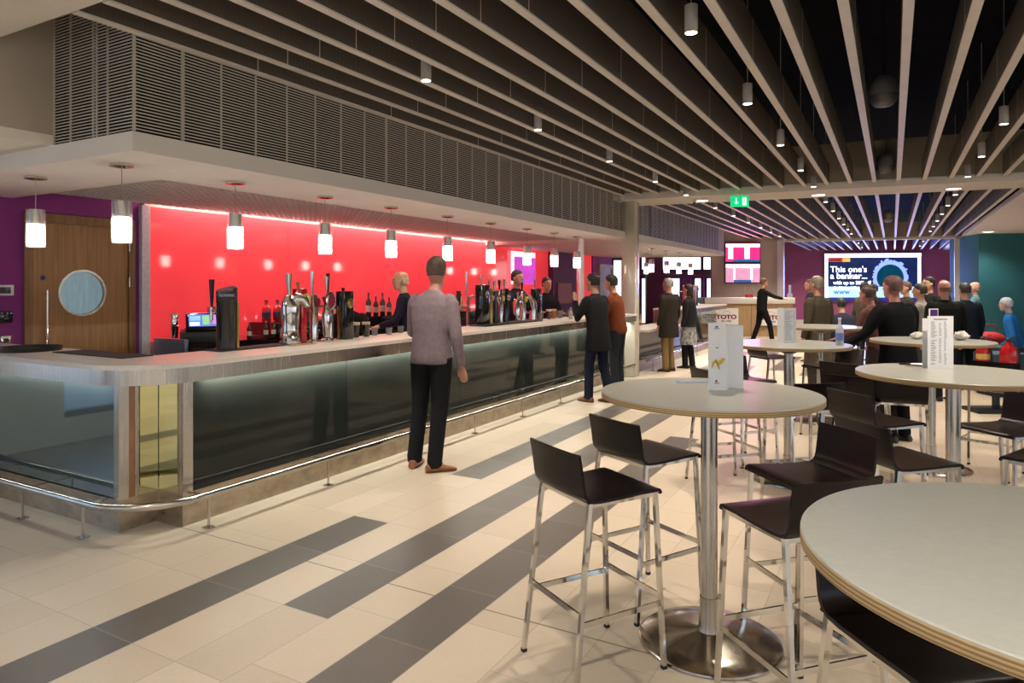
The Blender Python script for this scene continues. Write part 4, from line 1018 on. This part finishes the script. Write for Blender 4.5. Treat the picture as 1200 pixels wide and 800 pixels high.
text("www", .30, sc, mat('lit_blue_lettering', (.0, .1, .5), .4, emit=(.0, .12, .6), es=.7, noise=.01), (.36, -.02, zb+.28), (PI/2, 0, 0), ext=.003, offset=.004)
MB().box(.14, .95, -.018, -.010, zt-.34, zt-.21).build('red_tab', mat('lit_red_tab', (.6, .05, .02), .4, emit=(.8, .06, .03), es=1, noise=.1), sc)
MB().box(.72, 1.02, -.022, -.017, zt-.35, zt-.19).build('yellow_tab', mat('lit_yellow_tab', (.8, .6, .1), .4, emit=(.8, .5, .1), es=1, noise=.1), sc)
MB().box(.18, .66, -.021, -.018, zt-.30, zt-.25).build('tab_print', 'ink', sc)
rc = (L_*.685, zt-.17-.86); rg = MB(); nseg = 72
for k in range(nseg):
    a0, a1 = 2*PI*k/nseg, 2*PI*(k+1)/nseg; r0 = .56; r1 = .72+random.uniform(-.02, .10); 
    vs = []
    for yv in (-.02, -.012):
        for (r, a) in ((r0, a0), (r1, a0), (r1, a1), (r0, a1)): vs.append(rg.bm.verts.new((rc[0]+r*math.cos(a)*.95, yv, rc[1]+r*math.sin(a))))
    for f in ((3, 2, 1, 0), (4, 5, 6, 7), (0, 1, 5, 4), (1, 2, 6, 5), (2, 3, 7, 6), (3, 0, 4, 7)): rg.bm.faces.new([vs[i] for i in f])
for v in rg.bm.verts: v.co.z = max(v.co.z, zb+.625)
rg.build('glowing_ring', mat('lit_violet_ring', (.2, .3, .9), .4, emit=(.25, .35, 1), es=1.5, noise=.5, nscale=5), sc, smooth=False)
dk_ = MB().lathe([(.56, -.018), (.001, -.02)], seg=48); dk_.xform(Matrix.Translation((rc[0], 0, rc[1])) @ Matrix.Rotation(PI/2, 4, 'X'))
for v in dk_.bm.verts: v.co.y = -.0125; v.co.z = max(v.co.z, zb+.625)
dk_.build('dark_disc', mat('lit_teal_disc', (.0, .05, .08), .4, emit=(.0, .06, .11), es=.8, noise=.6, nscale=3), sc, smooth=False)
area(qa + (qb-qa)*.5 + Vector((.4, -.9, (zt+zb)/2)), (-PI/2, 0, ang), 3.4, 1.6, 330, (.20, .27, 1))  # added lamp before the big screen, casting its blue glow on the baffles
# two pink race screens
TVd = (P(913, 22.3)-P(834, 22.3)).normalized(); ta = math.atan2(TVd.y, TVd.x)
pink = mat('lit_pink_columns', (.8, .05, .3), .4, emit=(1, .03, .28), es=.85, noise=.35, nscale=8)
lp = mat('lit_pale_pink', (.9, .6, .8), .4, emit=(1, .42, .66), es=.72, noise=.25, nscale=8)
ww = mat('lit_white_column', (.9, .9, .9), .4, emit=(1, .93, 1), es=1.4, noise=.03)
bb = mat('lit_blue_band', (.02, .1, .3), .4, emit=(.03, .12, .35), es=1, noise=.4, nscale=8)
def tv(z0, label, top):
    t = thing('wall_screen', label, 'screen', P(849, 22.25, z0), ta, 'race screens on the beige wall')
    W_ = 1.15; h_ = .66
    MB().box(0, W_, -.06, 0, 0, h_, bev=.005).build('bezel', 'blk', t)
    MB().box(.02, W_-.02, -.064, -.058, .03, h_-.03).build('picture', pink if top else lp, t)
    MB().box(.02, W_-.02, -.068, -.064, h_-.16, h_-.05).build('header', ww, t)
    for a, b in (((.10, .26), (.63, .80)) if top else ((.27, .33), (.82, .90))): MB().box(a, b, -.068, -.064, .12, h_-.17).build('white_column', ww, t)
    MB().box(.28, W_-.03 if top else .85, -.069, -.064, .03, .11).build('blue_footer', bb, t)
tv(2.34, 'upper pink and white race-results screen on the beige wall', True); tv(1.67, 'lower pale pink race-results screen on the beige wall', False)
area(P(870, 21.7, 2.3), (-PI/2, 0, ta), 1.1, 1.2, 34, (1, .25, .6))  # added lamp standing in for the pink glow of the race screens
# toto counter
a = P(827, 20.5); b = P(931, 20.5); L2 = (b-a).length; a2 = math.atan2((b-a).y, (b-a).x)
t = thing('betting_counter', 'light oak betting counter with a white top ledge', 'counter', a, a2)
MB().box(0, L2-.05, 0, .7, .06, 1.05).build('oak_front', 'oak_light', t); MB().box(1.36, 1.37, -.004, 0, .06, 1.05).build('joint_strip', 'blk', t)
MB().box(-.04, L2, -.06, .75, 1.05, 1.23, bev=.008).build('white_ledge', 'white_gloss', t); MB().box(.02, L2-.06, -.01, .7, 0, .06).build('baseboard', 'white_gloss', t)
def toto(u, z, w, hgt, label, txt='TOTO'):
    q = P(u, 20.42, z); t = thing('poster', label, 'poster', q, a2, 'white posters on the betting counter')
    MB().box(0, w, -.012, 0, 0, hgt).build('board', 'paper', t)
    text(txt, .17, t, 'ink_red', (w/2, -.015, hgt*.36), (PI/2, 0, 0), align='CENTER', offset=.008, sx=1.25)
    text('BET HERE', .07, t, 'ink', (w/2, -.015, hgt*.18), (PI/2, 0, 0), align='CENTER', offset=.001)
    m = MB()
    for k in range(8):
        a0, a1 = PI*.2+PI*.6*k/8, PI*.2+PI*.6*(k+1)/8
        m.bar((w/2+.14*math.cos(a0), -.015, hgt*.60+.11*math.sin(a0)), (w/2+.14*math.cos(a1), -.015, hgt*.60+.11*math.sin(a1)), .004, .025, up=(0, 1, 0))
    m.build('arch_logo', 'ink_red', t)
toto(837, .42, .72, .50, 'white TOTO poster on the oak counter, half behind the banana menu'); toto(888.5, .40, .74, .50, 'white TOTO poster on the oak counter, behind the man in black')
t = thing('leaflet_holder', 'red and clear leaflet holder on the betting counter', 'leaflet holder', P(880, 20.5, 1.23), a2); MB().box(-.1, .1, .1, .2, 0, .10).build('base', 'red_plastic', t); MB().box(-.1, -.09, .1, .2, .1, .36).box(.09, .1, .1, .2, .1, .36).build('uprights', 'clear', t)
t = thing('chip_and_pin', 'pale blue lit payment terminal at the right end of the betting counter', 'terminal', P(928, 20.5, 1.23), a2); MB().box(-.06, .06, .1, .2, 0, .12).box(-.03, .03, .13, .17, .12, .38).build('stand', cmat((.4, .45, .6), .4), t)

# fire extinguishers on their stand
t = thing('fire_extinguisher', 'red fire extinguisher with yellow label, left of two', 'extinguisher', P(1152, 8.7, .32), 0, 'red fire extinguishers at the picture edge')
def ext(t, r=.075, lab=(.6, .42, .12)):
    MB().lathe([(r*.9, 0), (r, .02), (r, .44), (r*.8, .50), (r*.35, .54), (r*.3, .57)], seg=24).build('cylinder', 'red_plastic', t)
    MB().lathe([(r*.32, .57), (r*.32, .60), (.001, .61)], seg=14).bar((0, 0, .61), (.09, 0, .64), .02, .01).bar((0, 0, .60), (.08, 0, .60), .02, .01).build('valve', 'blk', t)
    MB().lathe([(r*1.01, .33), (r*1.01, .40)], seg=24, cap=False).build('label_band', cmat(lab, .5), t)
    MB().tube([(0, -.03, .59), (r*.8, -.05, .55), (r*1.15, -.04, .4), (r*1.2, -.02, .15)], .011, 8).build('hose', 'blk', t)
ext(t); t['label'] = 'red fire extinguisher with yellow label, left of the pair before the cream column'
t = thing('fire_extinguisher', 'larger red fire extinguisher, right of the pair before the cream column', 'extinguisher', P(1182, 8.5, .32), 0, 'red fire extinguishers at the picture edge'); ext(t, .095, (.45, .02, .02))
t = thing('extinguisher_stand', 'low black stand carrying the two fire extinguishers', 'stand', P(1167, 8.6, 0), T); MB().box(-.33, .33, -.16, .16, 0, .05, bev=.01).box(-.31, .31, -.14, .14, .27, .32, bev=.01).box(-.03, .03, -.03, .03, .05, .27).build('platform', 'blk', t)
# teal seating and pouffes
def pouffe(q, w, dpt, h, label, rz=T, col=(.012, .045, .062)):
    t = thing('upholstered_bench', label, 'bench', q, rz, 'teal upholstered benches'); MB().box(-w/2, w/2, -dpt/2, dpt/2, .06, h, bev=.03).build('cushion', cmat(col, .7), t); MB().box(-w/2+.04, w/2-.04, -dpt/2+.04, dpt/2-.04, 0, .06).build('plinth', 'blk', t)
pouffe(P(1163, 11.0), .45, .6, .62, 'teal padded bench before the teal wall, farther of two'); pouffe(P(1175, 9.9), .55, .5, .62, 'teal padded stool before the teal wall, nearer of two')
pouffe(P(1100, 13.2), .9, .5, .60, 'long dark teal bench behind the price-list card')
pouffe(P(1196, 12.0), 1.2, .6, .52, 'teal bench the seated man in blue sits on')
m = MB(); m.ball((0, 0, .10), (.22, .15, .11), 20)
rb = thing('bag', 'red bag lying on the far teal bench', 'bag', P(1160, 11.4, .61), 0); m.build('bag_body', cmat((.35, .01, .02), .7), rb); MB().tube([(-.12, 0, .24), (-.05, 0, .33), (.06, 0, .32), (.12, 0, .24)], .01, 8).build('strap', cmat((.2, .01, .02), .7), rb)

# ================================================================== PEOPLE
def remesh(name, mb, m, vox, parent, sm=6):
    o = mb.build(name, m, None)
    md = o.modifiers.new('r', 'REMESH'); md.mode = 'VOXEL'; md.voxel_size = vox
    s_ = o.modifiers.new('s', 'SMOOTH'); s_.factor = .5; s_.iterations = sm
    dg = bpy.context.evaluated_depsgraph_get(); dg.update()
    me = bpy.data.meshes.new_from_object(o.evaluated_get(dg))
    o.modifiers.clear(); old = o.data; o.data = me; bpy.data.meshes.remove(old)
    me.materials.clear(); me.materials.append(M[m] if isinstance(m, str) else m)
    me.polygons.foreach_set('use_smooth', [True]*len(me.polygons))
    if parent is not None: o.parent = parent
    return o
def person(loc, face, height, label, top, legs, hair=(.03, .02, .015), skin=(.50, .27, .18), lean=0, arms=None, feet=((-.10, 0, 0), (.10, 0, 0)), shoe=(.02, .015, .012),
           coat=0, sit=None, head=(0, 0), vox=.013, bald=False, collar=None, long_hair=False, group=None, bulk=1.0, skirt=None, twist=0):
    """face: compass degrees the person looks along; lean: forward lean in degrees; arms: ((elbow),(wrist)) x2 in body frame, relative to shoulder"""
    root = thing('person', label, 'person', loc, hd(face), group)
    k = height/1.78
    sk = cmat(skin, .55, noise=.06)
    hipz = (.93 if sit is None else sit+.09)
    L = math.radians(lean)
    def up(p):         # torso points: lean about the hips
        x, y, z = p; dz = z-.93
        q = Vector((x, y*math.cos(L)+dz*math.sin(L), -y*math.sin(L)+dz*math.cos(L)+hipz))
        if twist:
            q = Matrix.Rotation(math.radians(twist)*max(0, min(1, dz/.5)), 3, 'Z') @ q
        return q
    def ring(c, rx, ry, n=20, sq=2.3):
        out = []
        for i in range(n):
            a = 2*PI*i/n; ca, sa = math.cos(a), math.sin(a)
            out.append(up((c[0]+rx*math.copysign(abs(ca)**(2/sq), ca), c[1]+ry*math.copysign(abs(sa)**(2/sq), sa), c[2])))
        return out
    sh = [Vector((s*.165*bulk, -.01, 1.405)) for s in (-1, 1)]
    if arms is None: arms = (((-.07, -.02, -.29), (-.08, .05, -.53)), ((.07, -.02, -.29), (.08, .05, -.53)))
    J = []
    for s, a in zip(sh, arms):
        e = s + Vector(a[0]); w = s + Vector(a[1]); J.append((up(s), up(e), up(w)))
    # legs
    LG = []
    for s, f in zip((-1, 1), feet):
        hp = Vector((s*.09, 0, hipz-.02))
        if sit is None:
            an = Vector((f[0], f[1], .085+(f[2] if len(f) > 2 else 0))); kn = (hp+an)/2 + Vector((0, .03+.10*abs(f[1]), .03))
        else:
            kn = Vector((s*.13, .42, hipz+.0)); an = Vector((f[0], .42+f[1], max(.09, hipz-.48)))
        LG.append((hp, kn, an))
    # ---- body: one surface
    b = MB()
    b.loft([ring((0, -.01, z), rx, ry) for z, rx, ry in ((.90, .13, .085), (1.0, .13, .085), (1.12, .115, .08), (1.28, .135, .09), (1.40, .15, .085), (1.46, .10, .06))])
    nk0, nk1 = up((0, -.015, 1.42)), up((0, .005+head[0]*.3, 1.60))
    b.tube([nk0, (nk0+nk1)/2, nk1], [.062, .053, .055], 14)
    hc = up((0, .015, 1.655)) + Vector((0, head[0]*.1, 0))
    Rh = Matrix.Rotation(math.radians(head[1]), 3, 'Z') @ Matrix.Rotation(-L*.3 - head[0]*.6, 3, 'X')
    def hp_(p): return hc + Rh @ Vector(p)
    hr = []
    for z, rx, ry, oy in ((-.118, .030, .035, .045), (-.105, .045, .058, .032), (-.075, .060, .078, .018), (-.035, .068, .088, .006), (0, .073, .094, 0), (.04, .076, .098, -.004), (.075, .070, .090, -.006), (.10, .052, .068, -.008), (.113, .025, .035, -.008)):
        hr.append([hp_((rx*math.cos(2*PI*i/20), oy+ry*math.sin(2*PI*i/20), z)) for i in range(20)])
    b.loft(hr)
    b.tube([hp_((0, .088, .028)), hp_((0, .103, .0)), hp_((0, .112, -.022)), hp_((0, .09, -.034))], [.009, .012, .016, .010], 8)
    for s in (-1, 1): b.ball(hp_((s*.077, -.008, -.008)), (.010, .020, .030), 10)
    b.tube([hp_((-.045, .085, .032)), hp_((0, .096, .034)), hp_((.045, .085, .032))], .009, 8)
    b.tube([hp_((-.022, .088, -.062)), hp_((0, .097, -.062)), hp_((.022, .088, -.062))], .008, 8)
    for (s_, e_, w_), sg in zip(J, (-1, 1)):
        b.tube([s_, (s_+e_)/2, e_, (e_+w_)/2, w_], [.048, .043, .036, .034, .024], 12)
        dr = (w_-e_).normalized()
        side = Vector((1, 0, 0)) - dr*dr.x
        side = side.normalized() if side.length > .2 else Vector((0, 1, 0)); nr = dr.cross(side)
        pm = w_ + dr*.055
        b.tube([w_, w_+dr*.03, pm+dr*.03], [(.022, .018), (.036, .015), (.040, .014)], 12)
        for j, (o_, ln) in enumerate(((-.030, .060), (-.010, .070), (.010, .066), (.029, .052))):
            f0 = pm + dr*.022 + side*o_; f1 = f0 + dr*ln*.5 + nr*.004; f2 = f1 + dr*ln*.42 + nr*(-.020)
            b.tube([f0, f1, f2], [.0098, .009, .0078], 8)
        th = w_ + dr*.025 - side*sg*.028
        b.tube([th, th+dr*.03-side*sg*.018, th+dr*.055-side*sg*.014], [.012, .0105, .009], 8)
    for hp, kn, an in LG:
        b.tube([hp, (hp+kn)/2, kn, kn+(an-kn)*.35, an], [.085, .070, .052, .052, .036], 12)
        b.tube([an+Vector((0, -.03, -.04)), an+Vector((0, .06, -.055)), an+Vector((0, .15, -.06))], [.03, .032, .02], 10)
    body = remesh('body', b, sk, min(vox, .009) if vox < .012 else vox*.8, root, 3)
    # ---- garment
    tm = cmat(top, .85, noise=.12); g_ = MB()
    zb_ = .90 if not coat else .90-coat
    B = bulk
    secs = [(1.495, .062, .058), (1.465, .095, .070), (1.43, .150*B, .092), (1.36, .186*B, .116), (1.24, .182*B, .124), (1.12, .168*B, .118), (1.0, .172*B, .122), (.93, .178*B, .126)]
    if coat:
        nz = 4
        if sit is None:
            for i in range(1, nz+1): secs.append((.93-(coat+.0)*i/nz, (.180+.02*i/nz)*B, .130+.018*i/nz))
        else: secs.append((.86, .18*B, .13))
    else: secs.append((.885, .176*B, .122))
    def ring2(z, rx, ry):
        if z < .93 and sit is None:
            out = []
            for i in range(24):
                a = 2*PI*i/24; ca, sa = math.cos(a), math.sin(a)
                out.append(Vector((rx*math.copysign(abs(ca)**(.87), ca), -.005+ry*math.copysign(abs(sa)**(.87), sa), hipz+(z-.93))))
            return out
        return ring((0, -.008, z), rx, ry, 24)
    g_.loft([ring2(*s_) for s_ in secs])
    for s_, e_, w_ in J:
        uo = (s_-e_).normalized(); inn = Vector((-1 if s_.x > 0 else 1, 0, 0))
        g_.tube([s_ + uo*.042 + inn*.03, s_ + uo*.022 + inn*.008, s_ - uo*.03, (s_*.6+e_*.4), e_, (e_+w_)/2, w_ - (w_-e_).normalized()*.01], [.030*B, .054*B, .066*B, .061*B, .052, .047, .038], 14)
    remesh('jacket' if sum(top) < .5 else 'shirt', g_, tm, vox, root, 7)
    if collar:
        c_ = MB(); c_.loft([ring((0, .0, 1.44), .070, .062), ring((0, .002, 1.485), .062, .058)]); c_.build('collar', cmat(collar, .8), root)
    # ---- trousers
    t_ = MB()
    t_.loft([[Vector((.165*B*math.cos(2*PI*i/20), .112*math.sin(2*PI*i/20), hipz+dz)) for i in range(20)] for dz in (.06, -.0)] +
            [[Vector((.168*B*math.cos(2*PI*i/20), .115*math.sin(2*PI*i/20), hipz-.06)) for i in range(20)]])
    for hp, kn, an in LG:
        t_.tube([hp+Vector((0, 0, .03)), (hp+kn)/2, kn, (kn+an)/2, an+Vector((0, .0, .0)), an+Vector((0, .01, -.035))], [.098, .086, .072, .066, .064, .066], 14)
    remesh('trousers', t_, cmat(legs, .85, noise=.1), vox, root, 5)
    if skirt:
        s2 = MB(); s2.loft([[Vector((r*math.cos(2*PI*i/24), r*.72*math.sin(2*PI*i/24), z)) for i in range(24)] for z, r in ((hipz+.05, .17), (hipz-.15, .20), (hipz-.42, .23))]); s2.build('skirt', cmat(skirt, .8, noise=.8, nscale=14), root)
    # ---- shoes
    for (hp, kn, an), f in zip(LG, feet):
        yaw = math.radians(f[3]) if len(f) > 3 else 0
        q = MB(); base = an.z-.085
        secs_ = [(-.075, .030, .05), (-.06, .036, .075), (-.02, .037, .085), (.04, .038, .070), (.10, .042, .05), (.15, .038, .038), (.185, .020, .026)]
        rs = []
        for y_, hw, hh_ in secs_:
            rs.append([Vector((hw*math.cos(a_)*(1 if math.sin(a_) > -.2 else .95), y_, base+hh_*.5+hh_*.5*max(-.98, math.sin(a_)*1.1 if math.sin(a_) < 0 else math.sin(a_)))) for a_ in [2*PI*i/16 for i in range(16)]])
        q.loft(rs); q.xform(Matrix.Translation((an.x, an.y, 0)) @ Matrix.Rotation(yaw, 4, 'Z')); q.build('shoe', cmat(shoe, .3, noise=.15), root)
    # ---- hair, eyes
    hm = cmat(hair, .6, noise=.3)
    if not bald:
        h_ = MB(); hh = []
        for z, rx, ry, oy in ((-.045 if not long_hair else -.13, .070, .060, -.045), (-.01, .081, .078, -.030), (.03, .084, .092, -.022), (.065, .082, .098, -.012), (.10, .066, .080, -.008), (.124, .038, .045, -.008), (.130, .01, .012, -.008)):
            hh.append([hp_((rx*math.cos(2*PI*i/20), oy+ry*math.sin(2*PI*i/20), z)) for i in range(20)])
        h_.loft(hh).build('hair', hm, root)
    else:
        h_ = MB(); hh = []
        for z, rx, ry, oy in ((-.045, .072, .062, -.045), (-.01, .079, .074, -.032), (.02, .079, .078, -.030), (.03, .07, .07, -.03)):
            hh.append([hp_((rx*math.cos(2*PI*i/20), oy+ry*math.sin(2*PI*i/20), z)) for i in range(20)])
        h_.loft(hh).build('hair', hm, root)
    for s in (-1, 1): MB().ball(hp_((s*.030, .087, .012)), (.010, .006, .006), 8).build('eye', cmat((.03, .02, .015), .2), root)
    root.scale = (k, k, k)
    return root
BK = (.012, .012, .014)
person((-3.47, 4.80, 0), 98, 1.84, 'man seen from behind in a grey-mauve shirt and black trousers at the bar', (.20, .155, .175), BK, (.05, .03, .02), (.45, .22, .16), lean=4, vox=.009, shoe=(.20, .075, .025),
       feet=((-.17, .02, 0, 10), (.06, -.06, 0, -50)), arms=(((-.07, .10, -.27), (-.03, .30, -.33)), ((.075, -.03, -.29), (.10, .04, -.54))), head=(.25, 15))
person((-3.50, 8.68, 0), 165, 1.76, 'man in a black coat leaning towards the bar before the cream column', (.014, .014, .016), (.012, .014, .028), (.012, .009, .008), (.45, .24, .17), lean=6, coat=.22, bulk=1.12,
       arms=(((-.06, .16, -.24), (.06, .26, .02)), ((.06, .06, -.28), (.03, .27, -.36))), shoe=(.16, .06, .025), feet=((-.08, .10, 0), (.10, -.12, 0)), vox=.011)
person((-3.60, 9.72, 0), 178, 1.76, 'person in a rust brown jacket beyond the man in the black coat', (.17, .045, .018), (.02, .022, .03), (.012, .01, .01), lean=8, arms=(((-.05, .15, -.25), (-.02, .36, -.16)), ((.06, .05, -.28), (.05, .28, -.30))))
person((-3.62, 12.45, 0), 165, 1.73, 'grey-haired man in a long dark coat and khaki trousers past the column', (.022, .018, .014), (.20, .135, .06), (.30, .28, .26), (.55, .28, .22), coat=.28, bulk=1.36, shoe=(.06, .02, .012), collar=(.03, .025, .02))
person((-3.42, 13.10, 0), 170, 1.62, 'woman in black with a black and white patterned skirt beside the khaki trousers', (.015, .015, .018), BK, (.02, .015, .01), coat=.05, skirt=(.25, .25, .25), long_hair=True, feet=((-.06, .05, 0), (.07, -.05, 0)))
person(P(893, 18.7), 32, 1.80, 'man in black reaching over to the oak betting counter', BK, (.008, .008, .009), (.10, .06, .035), arms=(((-.07, .0, -.29), (-.08, .06, -.52)), ((.10, .22, -.12), (.14, .44, -.16))), feet=((-.10, -.22, 0), (.10, .24, 0)), lean=3)
# barmen
person((-5.45, 7.02, 0), 215, 1.78, 'white-haired barman in a dark blazer behind the bar', (.02, .018, .035), BK, (.55, .45, .30), (.60, .36, .22), collar=(.6, .55, .55), lean=6, arms=(((-.06, .14, -.26), (.0, .34, -.30)), ((.06, .12, -.27), (.0, .34, -.30))), bald=True)
person((-5.75, 6.35, 0), -60, 1.62, 'bald barman bending low behind the beer fonts', (.015, .012, .012), BK, (.25, .12, .08), (.62, .27, .18), lean=34, bald=True, head=(.4, 0), arms=(((-.05, .20, -.22), (.0, .36, -.40)), ((.05, .20, -.22), (.0, .36, -.40))))
person((-5.35, 9.75, 0), -10, 1.84, 'tall dark-haired barman behind the left half of the second font cluster', (.015, .015, .02), BK, (.01, .008, .008), (.45, .22, .15), arms=(((-.06, .12, -.27), (.0, .33, -.28)), ((.06, .12, -.27), (.0, .33, -.28))))
person((-5.35, 10.85, 0), -30, 1.74, 'shorter dark-haired barman behind the right half of the second font cluster', (.02, .015, .02), BK, (.02, .01, .01), (.42, .20, .14), arms=(((-.06, .12, -.27), (.0, .33, -.28)), ((.06, .12, -.27), (.0, .33, -.28))))
# the crowd
person(P(958, 9.6), 150, 1.72, 'older person in a long olive-brown coat left of the big screen', (.075, .062, .045), (.06, .05, .04), (.20, .16, .13), coat=.45, bulk=1.2, long_hair=False)
person(P(950, 14.2), 200, 1.72, 'dark-coated man behind the olive-brown coat, by the plum wall', (.02, .018, .022), BK, (.06, .04, .03), coat=.1)
person(P(991, 12.3), 119, 1.76, 'dark-haired person seated low with their back to us under the screen', (.018, .022, .04), BK, (.01, .01, .012), sit=.46, lean=14)
pouffe(P(991, 12.25), .42, .42, .46, 'small dark seat under the person seated below the screen', T, (.02, .02, .025))
person(P(1013, 13.3), 50, 1.66, 'man in a grey-brown suit standing left of the big black coat', (.085, .068, .055), (.02, .025, .045), (.015, .012, .01), coat=.14)
person(P(1024, 14.4), 210, 1.62, 'man in a dark suit facing the grey-brown suit', (.02, .018, .022), BK, (.03, .02, .015), collar=(.5, .45, .45))
person(P(1052, 6.95), 140, 1.69, 'broad person in a big black coat at the centre of the crowd', (.006, .006, .007), (.007, .007, .008), (.10, .05, .045), (.40, .17, .14), coat=.25, bulk=1.28, arms=(((-.16, .08, -.24), (-.34, .22, -.38)), ((.08, .05, -.28), (.03, .24, -.42))), lean=4)
person(P(1030, 8.4), 150, 1.60, 'person in a dusky red-brown top left of the big black coat', (.10, .04, .035), (.03, .02, .02), (.06, .03, .025), (.4, .18, .15), lean=12, arms=(((-.14, .10, -.25), (-.30, .30, -.30)), ((.08, .05, -.28), (.03, .24, -.42))))
person(P(1062, 12.0), 200, 1.66, 'brown-haired person half hidden right of the big black coat', (.03, .025, .025), BK, (.07, .04, .025))
person(P(1079, 10.2), 165, 1.62, 'person in a pale grey jumper looking left', (.21, .20, .185), (.05, .05, .06), (.03, .02, .015), arms=(((-.06, .10, -.27), (.0, .32, -.30)), ((.06, .10, -.27), (.0, .30, -.30))))
person(P(1089, 11.7), 215, 1.74, 'dark-haired bearded man in a black suit and white collar', BK, BK, (.008, .007, .007), collar=(.6, .58, .58), bulk=1.1)
person(P(1107, 9.4), 119, 1.66, 'balding man with his back to us in a black jacket', (.008, .009, .008), BK, (.18, .10, .08), (.55, .28, .22), bald=True, bulk=1.22, coat=.1)
person(P(1131, 10.4), 119, 1.63, 'dark-haired man with his back to us in a navy-black coat', (.008, .012, .020), (.006, .008, .014), (.02, .02, .02), bulk=1.15, coat=.15)
person(P(1143, 12.9), 165, 1.66, 'bald man in a light blue shirt before the teal wall', (.10, .24, .28), (.012, .018, .035), (.5, .35, .28), (.62, .38, .28), bald=True, bulk=1.1)
person(P(1190, 11.75), 165, 1.70, 'person seated at the right in a bright blue jacket and blue jeans', (.015, .13, .40), (.03, .13, .28), (.40, .50, .58), (.4, .3, .28), sit=.52, lean=10)
person(P(1107, 14.0), 170, 1.70, 'person in a dark coat glimpsed between the two balding men', (.02, .02, .025), BK, (.05, .03, .02))

# ================================================================== LIGHT, SKY, CAMERA
w = bpy.data.worlds.new('World'); S.world = w; w.use_nodes = True
nt = w.node_tree; bg = nt.nodes['Background']
sky = nt.nodes.new('ShaderNodeTexSky'); sky.sky_type = 'HOSEK_WILKIE'; sky.turbidity = 6; sky.sun_direction = Vector((.5, .3, .8)).normalized()
nt.links.new(sky.outputs[0], bg.inputs['Color']); bg.inputs['Strength'].default_value = 7.5
cam = bpy.data.cameras.new('camera'); co = bpy.data.objects.new('camera', cam); COL.objects.link(co)
cam.sensor_width = 36; cam.lens = 24; cam.shift_y = -65/1200; cam.clip_start = .02; cam.clip_end = 200
co.location = (0, 0, H); co.rotation_euler = (PI/2, 0, T)
S.camera = co
S.view_settings.view_transform = 'Standard'; S.view_settings.look = 'None'; S.view_settings.exposure = 0.0; S.view_settings.gamma = 1
S.view_settings.use_curve_mapping = False
cy = S.cycles
cy.use_denoising = True; cy.max_bounces = 7; cy.diffuse_bounces = 3; cy.glossy_bounces = 4; cy.transmission_bounces = 6; cy.transparent_max_bounces = 6
cy.caustics_reflective = False; cy.caustics_refractive = False; cy.sample_clamp_indirect = 4; cy.use_light_tree = True
for o in list(bpy.data.objects):
    if o.type in ('LIGHT',): o['kind'] = 'helper'
